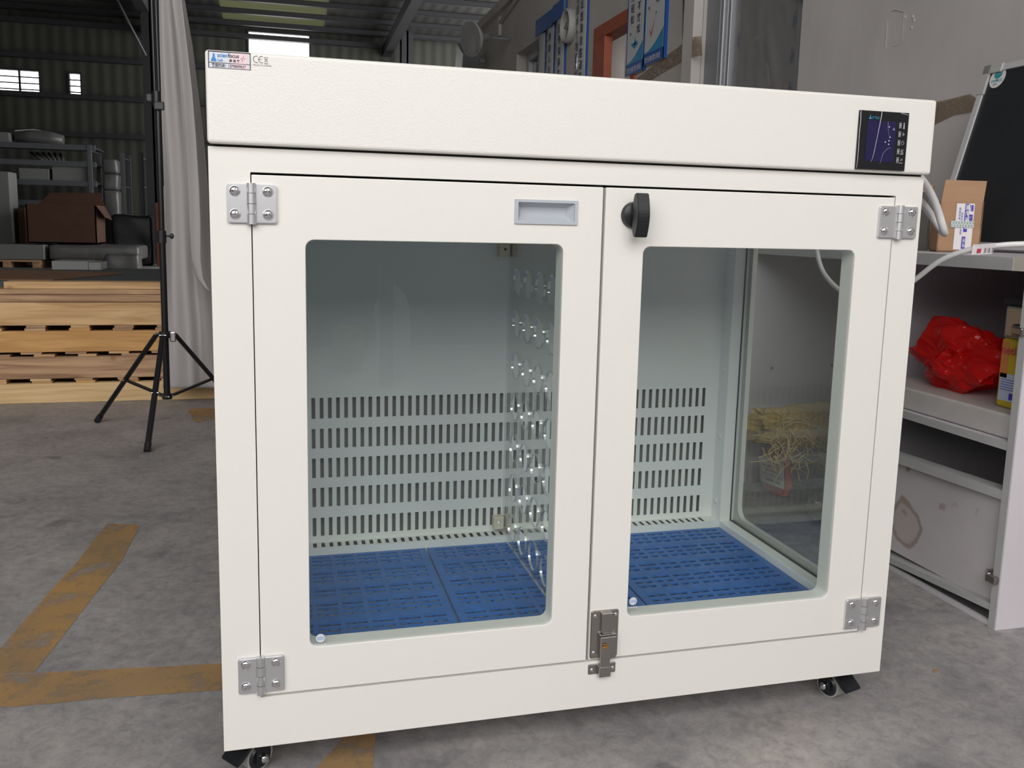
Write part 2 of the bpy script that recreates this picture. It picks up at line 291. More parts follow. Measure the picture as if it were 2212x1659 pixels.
# ---------------------------------------------------------------- mesh helpers
class MB:
    def __init__(s): s.bm = bmesh.new()
    def box(s, a, b, bev=0.0, seg=2, rot=None, piv=None):
        t = bmesh.new(); bmesh.ops.create_cube(t, size=1)
        for v in t.verts:
            v.co = Vector((a[0] + (v.co.x + .5) * (b[0] - a[0]), a[1] + (v.co.y + .5) * (b[1] - a[1]), a[2] + (v.co.z + .5) * (b[2] - a[2])))
        if bev: bmesh.ops.bevel(t, geom=t.edges[:], offset=bev, segments=seg, affect='EDGES', profile=0.5)
        if rot is not None:
            pv = Vector(piv) if piv is not None else (Vector(a) + Vector(b)) / 2
            bmesh.ops.transform(t, matrix=Matrix.Translation(pv) @ rot @ Matrix.Translation(-pv), verts=t.verts)
        s._add(t); return s
    def _add(s, t, smooth=False):
        if smooth:
            for f in t.faces: f.smooth = True
        me = bpy.data.meshes.new('tmp')
        for e in t.edges:
            if len(e.link_faces) == 2 and e.calc_face_angle(0) > 0.75: e.smooth = False
        t.to_mesh(me); t.free(); s.bm.from_mesh(me); bpy.data.meshes.remove(me)
    def cyl(s, p, q, r1, r2=None, seg=24, bev=0.0):
        p, q = Vector(p), Vector(q); r2 = r1 if r2 is None else r2; d = q - p; t = bmesh.new()
        bmesh.ops.create_cone(t, cap_ends=True, segments=seg, radius1=r1, radius2=r2, depth=d.length)
        for f in t.faces: f.smooth = len(f.verts) == 4
        mt = Matrix.Translation((p + q) / 2) @ d.to_track_quat('Z', 'Y').to_matrix().to_4x4()
        bmesh.ops.transform(t, matrix=mt, verts=t.verts); s._add(t); return s
    def tube(s, pts, r, seg=10, closed=False):
        pts = [Vector(p) for p in pts]; t = bmesh.new(); rings = []; n = len(pts); up = None
        for i, p in enumerate(pts):
            d = (pts[min(i + 1, n - 1)] - pts[max(i - 1, 0)]).normalized()
            if up is None: up = d.orthogonal().normalized()
            else: up = (up - d * up.dot(d)).normalized()
            sd = d.cross(up); rr = r[i] if isinstance(r, (list, tuple)) else r
            rings.append([t.verts.new(p + (up * math.cos(a) + sd * math.sin(a)) * rr) for a in [2 * math.pi * k / seg for k in range(seg)]])
        for a, b in zip(rings, rings[1:]):
            for k in range(seg):
                f = t.faces.new((a[k], a[(k + 1) % seg], b[(k + 1) % seg], b[k])); f.smooth = True
        t.faces.new(rings[0][::-1]); t.faces.new(rings[-1]); s._add(t); return s
    def sphere(s, c, r, sc=(1, 1, 1), seg=16):
        t = bmesh.new(); bmesh.ops.create_uvsphere(t, u_segments=seg, v_segments=max(8, seg // 2), radius=r)
        for v in t.verts: v.co = Vector((v.co.x * sc[0], v.co.y * sc[1], v.co.z * sc[2])) + Vector(c)
        s._add(t, True); return s
    def lathe(s, prof, c, axis='Z', seg=32):
        t = bmesh.new(); rings = []
        for r, h in prof:
            ring = []
            for k in range(seg):
                a = 2 * math.pi * k / seg; x, y = r * math.cos(a), r * math.sin(a)
                co = {'Z': (x, y, h), 'Y': (x, h, y), 'X': (h, x, y)}[axis]
                ring.append(t.verts.new(Vector(co) + Vector(c)))
            rings.append(ring)
        for a, b in zip(rings, rings[1:]):
            for k in range(seg):
                f = t.faces.new((a[k], a[(k + 1) % seg], b[(k + 1) % seg], b[k])); f.smooth = True
        for rg in (rings[0], rings[-1]):
            try: t.faces.new(rg)
            except ValueError: pass
        bmesh.ops.recalc_face_normals(t, faces=t.faces); s._add(t); return s
    def poly(s, pts, thick=None):
        t = bmesh.new(); vs = [t.verts.new(Vector(p)) for p in pts]; f = t.faces.new(vs)
        if thick is not None:
            th = Vector(thick); e = bmesh.ops.extrude_face_region(t, geom=[f])
            for v in [g for g in e['geom'] if isinstance(g, bmesh.types.BMVert)]: v.co += th
            bmesh.ops.recalc_face_normals(t, faces=t.faces)
        s._add(t); return s
    def ring(s, o, i, rad, d0, d1, mp, k=6, walls=(True, True)):
        """plate with rounded-rect hole. o,i = (a0,b0,a1,b1); mp(a,b,d)->point"""
        t = bmesh.new(); cs = ((i[2] - rad, i[3] - rad, 0, (o[2], o[3])), (i[0] + rad, i[3] - rad, 90, (o[0], o[3])), (i[0] + rad, i[1] + rad, 180, (o[0], o[1])), (i[2] - rad, i[1] + rad, 270, (o[2], o[1])))
        L = {}
        for d in (d0, d1):
            inn, out = [], []
            for cx, cy, a0, oc in cs:
                out.append(t.verts.new(mp(oc[0], oc[1], d)))
                inn.append([t.verts.new(mp(cx + rad * math.cos(R(a0 + 90 * j / k)), cy + rad * math.sin(R(a0 + 90 * j / k)), d)) for j in range(k + 1)])
            for q in range(4):
                for j in range(k): t.faces.new((out[q], inn[q][j], inn[q][j + 1]))
                n = (q + 1) % 4; t.faces.new((out[q], inn[q][k], inn[n][0], out[n]))
            L[d] = (out, [v for c in inn for v in c])
        if walls[0]:
            A, B = L[d0][0], L[d1][0]
            for q in range(4): t.faces.new((A[q], A[(q + 1) % 4], B[(q + 1) % 4], B[q]))
        if walls[1]:
            A, B = L[d0][1], L[d1][1]; n = len(A)
            for q in range(n):
                f = t.faces.new((A[q], A[(q + 1) % n], B[(q + 1) % n], B[q])); f.smooth = True
        bmesh.ops.recalc_face_normals(t, faces=t.faces); s._add(t); return s
    def perf(s, u0, u1, v0, v1, us, vs, d0, d1, mp):
        """plate with rectangular holes at every us x vs interval"""
        t = bmesh.new()
        U = sorted({u0, u1, *[x for p in us for x in p]}); V = sorted({v0, v1, *[x for p in vs for x in p]})
        hu = {(round(a, 6)) for a, b in us}; hv = {(round(a, 6)) for a, b in vs}
        def hole(i, j):
            return 0 <= i < len(U) - 1 and 0 <= j < len(V) - 1 and round(U[i], 6) in hu and round(V[j], 6) in hv
        vc = {}
        def vt(i, j, d):
            k = (i, j, d)
            if k not in vc: vc[k] = t.verts.new(mp(U[i], V[j], (d0, d1)[d]))
            return vc[k]
        nu, nv = len(U) - 1, len(V) - 1
        for i in range(nu):
            for j in range(nv):
                if hole(i, j): continue
                for d in (0, 1): t.faces.new([vt(i, j, d), vt(i + 1, j, d), vt(i + 1, j + 1, d), vt(i, j + 1, d)])
                for (a, b, c, e, oi, oj) in ((i, j, i + 1, j, i, j - 1), (i, j + 1, i + 1, j + 1, i, j + 1), (i, j, i, j + 1, i - 1, j), (i + 1, j, i + 1, j + 1, i + 1, j)):
                    if hole(oi, oj) or not (0 <= oi < nu and 0 <= oj < nv):
                        t.faces.new([vt(a, b, 0), vt(c, e, 0), vt(c, e, 1), vt(a, b, 1)])
        bmesh.ops.recalc_face_normals(t, faces=t.faces); s._add(t); return s
    def text(s, body, size, mt, align='LEFT', ext=0.0, sx=1.0, bold=0.0):
        c = bpy.data.curves.new('t', 'FONT'); c.body = body; c.size = size; c.align_x = align; c.extrude = ext; c.offset = bold; c.resolution_u = 3
        o = bpy.data.objects.new('t', c); me = bpy.data.meshes.new_from_object(o)
        me.transform(mt @ Matrix.Diagonal((sx, 1, 1, 1))); s.bm.from_mesh(me)
        bpy.data.objects.remove(o); bpy.data.curves.remove(c); bpy.data.meshes.remove(me); return s
    def build(s, name, material, parent=None, origin=None):
        me = bpy.data.meshes.new(name)
        org = Vector(origin) if origin is not None else None
        if org is not None: bmesh.ops.translate(s.bm, vec=-org, verts=s.bm.verts)
        s.bm.to_mesh(me); s.bm.free()
        me.materials.append(M[material] if isinstance(material, str) else material)
        o = bpy.data.objects.new(name, me); C.objects.link(o)
        if org is not None: o.location = org
        if parent is not None:
            o.parent = parent
            bpy.context.view_layer.update()
            o.matrix_parent_inverse = parent.matrix_world.inverted()
        return o

def thing(name, label, cat, loc=(0, 0, 0), group=None):
    o = bpy.data.objects.new(name, None); C.objects.link(o); o.location = loc; o.empty_display_size = 0.05
    o['label'] = label; o['category'] = cat
    if group: o['group'] = group
    bpy.context.view_layer.update()
    return o
def tag(o, label, cat, group=None):
    o['label'] = label; o['category'] = cat
    if group: o['group'] = group
    return o
def struct(o, label=None):
    o['kind'] = 'structure'
    if label: o['label'] = label
    return o
def part_label(o, l): o['label'] = l; return o
XZ = lambda a, b, d: Vector((a, d, b))      # plates facing the viewer
YZ = lambda a, b, d: Vector((d, a, b))      # plates facing sideways
XY = lambda a, b, d: Vector((a, b, d))      # plates lying flat
def front_text(x, y, z): return Matrix.Translation((x, y, z)) @ Matrix.Rotation(R(90), 4, 'X')
def wall_text(x, y, z, rz=-90): return Matrix.Translation((x, y, z)) @ Matrix.Rotation(R(rz), 4, 'Z') @ Matrix.Rotation(R(90), 4, 'X')
ROT = lambda deg, ax: Matrix.Rotation(R(deg), 4, ax)

# ================================================================ SETTING
struct(MB().box((-9, -9, -0.1), (6.2, 22, 0)).build('floor', 'floor'))
# far wall with two window openings
FW = [on(0, 152, 1, YF), on(86, 205, 1, YF), on(150, 158, 1, YF), on(175, 206, 1, YF), on(537, 70, 1, YF), on(668, 130, 1, YF)]
wz0, wz1 = FW[1].z - 0.03, FW[0].z + 0.02
ux = [(-6.55, FW[1].x), (FW[2].x, FW[3].x)]
b = MB()
b.box((-9, YF, 0), (6.2, YF + .08, wz0)); b.box((-9, YF, wz1), (-1.2, YF + .08, 6.2)); b.box((-9, YF, wz0), (ux[0][0], YF + .08, wz1))
b.box((ux[0][1], YF, wz0), (ux[1][0], YF + .08, wz1)); b.box((ux[1][1], YF, wz0), (-1.2, YF + .08, wz1))
b.box((-1.2, YF, wz0), (FW[4].x, YF + .08, 6.2)); b.box((FW[5].x, YF, wz0), (6.2, YF + .08, 6.2))
b.box((FW[4].x, YF, wz0), (FW[5].x, YF + .08, 3.7)); b.box((FW[4].x, YF, 5.07), (FW[5].x, YF + .08, 6.2))
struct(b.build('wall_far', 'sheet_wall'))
def louvre(n, x0, x1, z0, z1, xs, zs):
    b = MB(); t = 0.02
    b.ring((x0 - .04, z0 - .04, x1 + .04, z1 + .04), (x0, z0, x1, z1), 0.001, YF - .03, YF + .02, XZ, 1)
    for x in xs: b.box((x - t, YF - .02, z0), (x + t, YF + .02, z1))
    for z in zs: b.box((x0, YF - .01, z - .012), (x1, YF + .03, z + .012))
    return struct(b.build('window_%d' % n, 'steel_dark'))
xm = on(43, 180, 1, YF).x
louvre(1, ux[0][0], ux[0][1], wz0, wz1, (xm,), [wz0 + (wz1 - wz0) * q / 4 for q in (1, 2, 3)])
louvre(2, ux[1][0], ux[1][1], wz0, wz1, (), [wz0 + (wz1 - wz0) * q / 4 for q in (1, 2, 3)])
zt = on(600, 80, 1, YF).z
louvre(3, FW[4].x, FW[5].x, 3.7, 5.07, (), (zt, 4.2))
# girts across the far wall
for i, v in enumerate((22, 50, 125, 208, 290)):
    p = on(150, v, 1, YF - .1)
    struct(MB().box((-9, YF - .16, p.z - .05), (2.4 if v < 210 else 1.5, YF, p.z + .05)).build('trim_%d' % (i + 1), 'steel_dark'))
# roof: shallow slope, with a translucent strip
def rz(y): return 6.15 - 0.05 * y
def slab(b, x0, x1, y0, y1, off=0.0, t=.05):
    b.poly([(x0, y0, rz(y0) + off), (x1, y0, rz(y0) + off), (x1, y1, rz(y1) + off), (x0, y1, rz(y1) + off)], (0, 0, t))
b = MB(); slab(b, -9, 6.2, EAVE, 13.5); slab(b, -9, -1.0, 13.5, 20.1); slab(b, 1.15, 6.2, 13.5, 20.1)
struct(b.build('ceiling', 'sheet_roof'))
b = MB(); b.poly([(x, y, rz(y) + .02) for x, y in ((-1.0, 13.5), (1.15, 13.5), (1.15, 20.1), (-1.0, 20.1))])
tag(b.build('roof_light_sheet', 'roof_panel'), 'long greenish translucent corrugated roof sheet above the far window', 'skylight')
y = 19.4; i = 0
while y > 8:
    b = MB(); b.box((-9, y - .03, rz(y) - .10), (6.2, y + .03, rz(y) - .005)); b.box((-9, y - .03, rz(y) - .105), (6.2, y + .07, rz(y) - .095))
    struct(b.build('trim_%d' % (6 + i), 'steel_dark')); y -= .92; i += 1
TR = 6 + i
for x in (on(880, 60, 1, 16.5).x, -2.35):
    b = MB(); b.box((x - .11, 6, 5.02), (x + .11, 6.12, 5.1))
    b.poly([(x - .1, 6, rz(6) - .62), (x + .1, 6, rz(6) - .62), (x + .1, 20, rz(20) - .42), (x - .1, 20, rz(20) - .42)], (0, 0, .22))
    struct(b.build('trim_%d' % TR, 'steel_dark')); TR += 1
# dark steel columns by the far wall
xc0, xc1 = on(313, 300, 1, 17.6).x, on(352, 300, 1, 17.6).x
for (x0, x1, yc) in ((xc0, xc1, 17.6), (on(868, 80, 1, 19.2).x, on(893, 80, 1, 19.2).x, 19.2)):
    b = MB(); b.box((x0, yc, 0), (x1, yc + .02, rz(yc))); b.box((x0, yc + .3, 0), (x1, yc + .32, rz(yc))); b.box(((x0 + x1) / 2 - .02, yc, 0), ((x0 + x1) / 2 + .02, yc + .3, rz(yc)))
    struct(b.build('trim_%d' % TR, 'steel_dark')); TR += 1
p0, p1 = on(253, 0, 1, 15), on(315, 120, 1, 15)
d = (p0 - p1)
tag(MB().cyl(p1, p0 + d * .25, .018, seg=8).build('brace_rod', 'rack'), 'thin diagonal steel brace rod high in the dark hall', 'rod')
struct(MB().box((XL, 3.6, 2.36), (.5, 3.75, rz(3.7))).build('wall_light_baffle', 'wall_dark'))  # unseen bulkhead, added to keep daylight off the far hall
# back wall behind the photographer, solid below and open above; left wall likewise
struct(MB().box((XL, YB - .2, 0), (XR, YB, YW)).build('wall_back', 'wall_dark'))
b = MB(); b.box((XL - .2, YB - .2, 0), (XL, EAVE, YW)); b.box((XL - .2, EAVE, 0), (XL, YF, 6.6))
struct(b.build('wall_left', 'wall_dark'))
# right wall: nearer plaster part, then panels with doorway and window
H = 3.18
b = MB(); b.box((XR, YB, 0), (XR + .25, 2.435, 6.7)); struct(b.build('wall_right', 'plaster'))
b = MB()
b.box((XR, 3.447, 0), (XR + .25, 4.42, H)); b.box((XR, 4.42, 2.41), (XR + .25, 5.27, H)); b.box((XR, 5.27, 0), (XR + .25, 6.0, H))
b.box((XR, 6.0, 0), (XR + .25, 7.6, 1.2)); b.box((XR, 6.0, 2.63), (XR + .25, 7.6, H)); b.box((XR, 7.6, 0), (XR + .25, 9.27, H))
b.box((XR, 2.435, 2.9), (XR + .25, 3.447, H))
struct(b.build('wall_right_far', 'plaster_far'))
b = MB(); b.box((XR + .25, 2.435, H - .1), (6.2, 9.27, H)); b.box((XR, 9.27, 0), (6.2, 9.4, H)); b.box((6.1, 2.4, 0), (6.2, 9.3, H)); b.box((XR + .25, 5.75, 0), (6.2, 5.85, H))
b.box((3.7, 2.4, 0), (3.8, 5.8, H))
struct(b.build('wall_inner_room', 'plaster_far'))
struct(MB().box((XR - .05, YB, H), (XR + .25, 9.3, H + .09)).build('trim_%d' % TR, 'plaster_far')); TR += 1
struct(MB().box((XR - .06, 3.447, 0), (XR, 3.585, H), .006).build('trim_%d' % TR, mat('painted_pilaster', (0.55, 0.52, 0.50), 0.7, noise_amt=.1))); TR += 1
# doorway frame
b = MB(); b.box((XR - .012, 5.02, 0), (XR + .05, 5.27, 2.31), .004); b.box((XR - .012, 4.42, 2.31), (XR + .12, 5.27, 2.405), .004)
b.box((XR - .012, 4.42, 0), (XR + .2, 4.50, 2.31), .004)
struct(b.build('door_1', 'red_frame'), 'orange red door frame')
# sliding door in film
d2 = thing('door_2', 'aluminium sliding door leaf wrapped in creased protective film', 'door', (XR, 2.8, 0)); del d2['category']; struct(d2)
b = MB(); b.box((XR + .02, 3.285, 0), (XR + .2, 3.447, 2.9), .003)
b.build('jamb', 'alu_grey', d2)
b = MB()
for yy, ww, dd in ((3.27, .02, .03), (3.245, .010, .018), (3.222, .018, .03), (3.185, .015, .034), (3.167, .008, .022)): b.box((XR + dd, yy - ww / 2, 0), (XR + .14, yy + ww / 2, 2.9), .002)
b.build('rail', 'alu', d2)
MB().box((XR + .12, 2.435, 0), (XR + .14, 3.16, 2.9)).build('backing', 'dark_gap', d2)
b = MB(); b.box((XR + .06, 2.53, 0), (XR + .1, 3.1, 2.85), .004); b.build('leaf', mat('grey_door_leaf', (.17, .175, .185), .4), d2)
b = MB(); b.box((XR + .035, 2.455, 0), (XR + .12, 2.53, 2.88), .004); b.build('stile', 'alu_grey', d2)
t = bmesh.new(); n1, n2 = 26, 60; G = {}
for i in range(n1 + 1):
    for j in range(n2 + 1):
        yy = 2.5 + .62 * i / n1; zz = .9 + 1.7 * j / n2
        G[i, j] = t.verts.new((XR + .045 - .018 * abs(noise.noise(Vector((yy * 9 - zz * 3, zz * 2.2, 3)))), yy, zz))
for i in range(n1):
    for j in range(n2):
        f = t.faces.new((G[i, j], G[i + 1, j], G[i + 1, j + 1], G[i, j + 1])); f.smooth = True
b = MB(); b._add(t); part_label(b.build('protective_film', 'door_film', d2), 'creased clear film')
b = MB()
for yy, z0 in ((3.075, 1.60), (3.075, 1.95), (2.545, 1.62), (2.545, 1.78), (2.545, 1.94), (2.545, 2.10)):
    b.text('UMC', .034, Matrix.Translation((XR + .024, yy, z0)) @ ROT(-90, 'Z') @ ROT(90, 'X') @ ROT(-100, 'Z'))
b.build('film_print', mat('dull_blue_print', (.02, .07, .16), .5), d2)
b = MB(); b.box((XR + .0, 2.445, 1.98), (XR + .04, 2.475, 2.12), .006); b.cyl((XR - .02, 2.46, 2.05), (XR + .03, 2.46, 2.05), .022); b.build('handle', 'black', d2)
# window in the right wall
w4 = thing('window_4', 'aluminium framed window in the far right wall', 'window', (XR, 6.8, 1.2)); del w4['category']; struct(w4)
b = MB(); b.ring((6.0, 1.2, 7.6, 2.63), (6.06, 1.26, 7.50, 2.55), .001, XR + .10, XR + .2, YZ, 1); b.box((XR + .11, 7.02, 1.2), (XR + .17, 7.10, 2.6)); b.box((XR + .11, 7.02, 2.36), (XR + .15, 6.06, 2.40))
b.build('window_frame', 'alu', w4)
MB().box((XR + .14, 7.10, 1.26), (XR + .15, 7.5, 2.55)).build('pane', mat('dim_glass', (.03, .03, .035), .1), w4)

# ================================================================ DRYING CABINET
W, ZB, ZT = 1.2, 0.075, 1.0071
cab = thing('drying_cabinet', 'large cream metal cabinet on casters with two glazed doors', 'cabinet', (0.6, 0.33, 0))
DX = (0.0585, 0.5998, 0.6044, 1.1446); DZ = (0.1625, 0.9695)
b = MB()
b.ring((0, ZB, W, ZT), (DX[0] - .0015, DZ[0] - .003, DX[3] + .001, DZ[1] + .0035), .001, 0, .002, XZ, 1)
b.ring((0.0, ZB, W, ZT), (DX[0] - .0015, DZ[0] - .003, DX[3] + .001, DZ[1] + .0035), .001, .0015, .041, XZ, 1)
front = b.build('front_frame', 'enamel', cab)
b = MB()
b.box((0, .0015, ZB), (.02, .66, ZT)); b.box((0, .0015, ZB), (W, .66, ZB + .02)); b.box((0, .03, ZT - .02), (W, .66, ZT)); b.box((0, .65, ZB), (W, .665, ZT), .002)
b.ring((.0015, ZB, .66, ZT), (.055, .202, .545, .90), .03, 1.188, 1.2, YZ)
b.build('body', 'enamel', cab)
MB().ring((DX[0] - .01, DZ[0] - .012, DX[3] + .01, DZ[1] + .012), (DX[0] + .022, DZ[0] + .022, DX[3] - .022, DZ[1] - .022), .001, .0395, .046, XZ, 1).build('door_seal', 'gap', cab)
# header housing
hx1 = 1.2035
b = MB(); b.box((0, -.013, 1.0105), (hx1, .665, 1.1375), .005, 3); b.build('control_housing', 'enamel_pebbled', cab)
MB().box((.003, .004, ZT - .001), (W - .003, .66, 1.011)).build('housing_gap', 'gap', cab)  # dark filler standing in for the shadow line under the housing
# interior
b = MB()
b.box((.02, .047, .145), (1.152, .6, .157)); b.box((.02, .565, .155), (1.152, .569, .1865))
b.box((1.152, .047, .145), (1.1805, .565, .1875), .0015); b.box((1.152, .565, .145), (1.1805, .64, .95), .0015)
b.box((.02, .047, .935), (1.19, .65, .945)); b.box((.02, .047, .145), (.03, .65, .945)); b.box((1.1515, .569, .1865), (1.1535, .612, .94))
b.box((1.152, .047, .90), (1.1805, .565, .935)); b.box((1.152, .0415, .145), (1.188, .050, .94)); b.box((1.182,.56,.1),(1.19,.65,.94))
b.build('lining', 'inner', cab)
P0, PW = .0566, .0179
sl = [(P0 + PW * k - .0041, P0 + PW * k + .0041) for k in range(60)]
rows = [(.1995, .2425), (.268, .3125), (.3355, .3805), (.4035, .4485), (.4715, .5185)]
MB().perf(.03, 1.152, .1865, .935, sl, rows, .610, .612, XZ).build('back_panel', 'inner', cab)
MB().perf(.03, 1.152, .569, .612, sl, [(.574, .603)], .1850, .1865, XY).build('back_ledge', 'inner', cab)
MB().box((.03, .642, .146), (1.152, .649, .935)).build('duct_plate', 'duct', cab)
for zc in (.7354, .5668, .3990, .2322):
    MB().lathe([(0, -.0045), (.005, -.004), (.0078, -.0015), (.008, 0), (0, 0)], (1.1515, .5885, zc), 'X', 20).build('hole_plug', 'white_print', cab)
# acrylic partition with round holes
ys = [.085 + .0873 * k - .0436 for k in range(7)]; zs0 = [.2215 + .0938 * k - .0469 for k in range(8)]
b = MB()
ya, yb = ys[0], ys[-1]
for i in range(6):
    for j in range(7):
        cy, cz = (ys[i] + ys[i + 1]) / 2, (zs0[j] + zs0[j + 1]) / 2
        b.ring((ys[i], zs0[j], ys[i + 1], zs0[j + 1]), (cy - .031, cz - .031, cy + .031, cz + .031), .031, .600, .605, YZ, 6, (False, False))
b.ring((.052, .173, .603, .93), (ys[0], zs0[0], ys[-1], zs0[-1]), .0005, .600, .605, YZ, 1, (False, False))
acr = b.build('partition', 'acrylic', cab)
b = MB()
for i in range(6):
    for j in range(7):
        cy, cz = (ys[i] + ys[i + 1]) / 2, (zs0[j] + zs0[j + 1]) / 2
        b.bm.verts.ensure_lookup_table()
        n = 28; A = [b.bm.verts.new((.600, cy + .031 * math.cos(2 * math.pi * q / n), cz + .031 * math.sin(2 * math.pi * q / n))) for q in range(n)]
        B = [b.bm.verts.new((.605, v.co.y, v.co.z)) for v in A]
        for q in range(n): f = b.bm.faces.new((A[q], A[(q + 1) % n], B[(q + 1) % n], B[q])); f.smooth = True
b.poly([(.600, .052, .173), (.605, .052, .173), (.605, .603, .173), (.600, .603, .173)]); b.poly([(.600, .052, .173), (.605, .052, .173), (.605, .052, .93), (.600, .052, .93)])
ed = b.build('cut_edge', 'acrylic_edge', acr)
for z0 in (.196, .835):
    b = MB(); b.box((.576, .585, z0), (.600, .608, z0 + .030), .002); b.box((.605, .585, z0), (.618, .608, z0 + .030), .002)
    k = b.build('partition_clip', mat('ivory_plastic' + str(z0), (.72, .66, .52), .45), cab)
    MB().cyl((.588, .583, z0 + .018), (.588, .586, z0 + .018), .0035, seg=12).build('screw', 'screw', k)
# side glass
MB().box((1.1805, .051, .188), (1.1855, .564, .90)).build('side_window', 'side_glass', cab)
MB().ring((.0505, .1865, .5655, .903), (.053, .189, .563, .9), .001, 1.1798, 1.1862, YZ, 1).build('glass_gasket', 'gap', cab)

def screw_mesh():
    b = MB(); b.lathe([(0.0001, -.0034), (.0022, -.0033), (.0042, -.0025), (.0055, -.0010), (.0058, 0), (.0001, 0)], (0, 0, 0), 'Y', 24)
    me = bpy.data.meshes.new('screw'); b.bm.to_mesh(me); b.bm.free(); me.materials.append(M['screw'])
    for f in me.polygons: f.use_smooth = True
    return me
def cross_mesh():
    b = MB(); b.box((-.0030, -.0037, -.0006), (.0030, -.0028, .0006)); b.box((-.0006, -.0037, -.0030), (.0006, -.0028, .0030))
    me = bpy.data.meshes.new('slot'); b.bm.to_mesh(me); b.bm.free(); me.materials.append(M['ink_grey']); return me
def screw_full():
    b = MB(); b.lathe([(0.0001, -.0034), (.0022, -.0033), (.0042, -.0025), (.0055, -.0010), (.0058, 0), (.0001, 0)], (0, 0, 0), 'Y', 24)
    n0 = len(b.bm.faces)
    b.box((-.0032, -.0037, -.0006), (.0032, -.0028, .0006)); b.box((-.0006, -.0037, -.0032), (.0006, -.0028, .0032))
    b.bm.faces.ensure_lookup_table()
    for i, f in enumerate(b.bm.faces):
        if i >= n0: f.material_index = 1
    me = bpy.data.meshes.new('screw'); b.bm.to_mesh(me); b.bm.free(); me.materials.append(M['screw']); me.materials.append(M['ink_grey']); return me
SCREW = screw_full()
def put_screw(x, y, z, parent, s=1.0, rot=0):
    o = bpy.data.objects.new('screw', SCREW); C.objects.link(o); o.parent = parent
    o.matrix_parent_inverse = parent.matrix_world.inverted()
    o.location = (x, y, z); o.scale = (s, s, s); o.rotation_euler = (0, R(rot), 0)
def rr_plate(b, x0, x1, z0, z1, y0, y1, rad, corners=(1, 1, 1, 1)):
    pts = []
    for (cx, cz, a0, on_) in ((x1 - rad, z1 - rad, 0, corners[0]), (x0 + rad, z1 - rad, 90, corners[1]), (x0 + rad, z0 + rad, 180, corners[2]), (x1 - rad, z0 + rad, 270, corners[3])):
        if on_: pts += [(cx + rad * math.cos(R(a0 + 90 * j / 6)), y1, cz + rad * math.sin(R(a0 + 90 * j / 6))) for j in range(7)]
        else: pts.append((cx + rad * (1 if a0 in (0, 270) else -1), y1, cz + rad * (1 if a0 in (0, 90) else -1)))
    t = bmesh.new(); vs = [t.verts.new(p) for p in pts]; f = t.faces.new(vs)
    e = bmesh.ops.extrude_face_region(t, geom=[f]); top = [g for g in e['geom'] if isinstance(g, bmesh.types.BMFace)][0]
    for v in top.verts: v.co.y = y0
    bmesh.ops.recalc_face_normals(t, faces=t.faces)
    bmesh.ops.bevel(t, geom=[ed for ed in top.edges], offset=min(.0012, abs(y1 - y0) * .45), segments=2, affect='EDGES')
    b._add(t)
def hinge(x0, x1, z0, z1, xk):
    b = MB(); rr_plate(b, x0, xk - .0055, z0, z1, -.0058, -.0002, .004, (0, 1, 1, 0)); rr_plate(b, xk + .0055, x1, z0, z1, -.0058, -.0002, .004, (1, 0, 0, 1))
    h = b.build('hinge', 'cast', cab)
    n = 4; b = MB(); zz = z0 - .002; L = (z1 - z0 + .004) / n
    for k in range(n): b.cyl((xk, -.0062, zz + L * k + .0004), (xk, -.0062, zz + L * (k + 1) - .0004), .0066 if k % 2 else .0068)
    b.box((xk - .006, -.005, z0), (xk + .006, -.0005, z1))
    b.build('knuckle', 'cast', h)
    bpy.context.view_layer.update()
    for i, (sx, sz) in enumerate(((x0 + .0115, z1 - .010), (x1 - .0125, z1 - .010), (x0 + .0115, z0 + .0125), (x1 - .0125, z0 + .0125))):
        put_screw(sx, -.0055, sz, h, 1.36, 20 + 37 * i)
hinge(.0239, .0938, .9000, .9555, .0583); hinge(.0242, .0938, .1705, .2290, .0578)
hinge(1.1121, 1.1900, .8990, .9545, 1.1522); hinge(1.1102, 1.1860, .1705, .2290, 1.1485)

def door(x0, x1, wx0, wx1, wz0, wz1, lab):
    b = MB(); e = .0016
    b.ring((x0, DZ[0], x1, DZ[1]), (wx0, wz0, wx1, wz1), .013, 0, .0385, XZ, 8)
    d = b.build('door', 'enamel', cab)
    mod = d.modifiers.new('soft_edges', 'BEVEL'); mod.width = .0014; mod.segments = 2; mod.limit_method = 'ANGLE'; mod.angle_limit = R(50)
    part_label(d, lab)
    rr = MB(); rr_plate(rr, wx0 - .004, wx1 + .004, wz0 - .004, wz1 + .004, .004, .0075, .01); p = rr.build('window_pane', 'glass', d)
    return d
dl = door(DX[0], DX[1], .1338, .5354, .2352, .8775, 'left door with recessed grey pull')
dr = door(DX[2], DX[3], .6729, 1.0726, .2352, .8765, 'right door with black turn handle')
bpy.context.view_layer.update()
# recessed pull
b = MB(); b.ring((.453, .9085, .5565, .9465), (.4582, .9130, .5515, .9422), .002, -.0030, .0, XZ, 3)
b.build('pull_rim', 'grey_plastic', dl)
t = bmesh.new(); o_ = [(.4582, .9130), (.5515, .9130), (.5515, .9422), (.4582, .9422)]; i_ = [(.462, .9150), (.5440, .9150), (.5440, .9365), (.462, .9365)]
A = [t.verts.new((x, -.0012, z)) for x, z in o_]; B = [t.verts.new((x, -.0002 if z < .93 else -.0001, z)) for x, z in i_]
for q in range(4): t.faces.new((A[q], A[(q + 1) % 4], B[(q + 1) % 4], B[q]))
t.free()
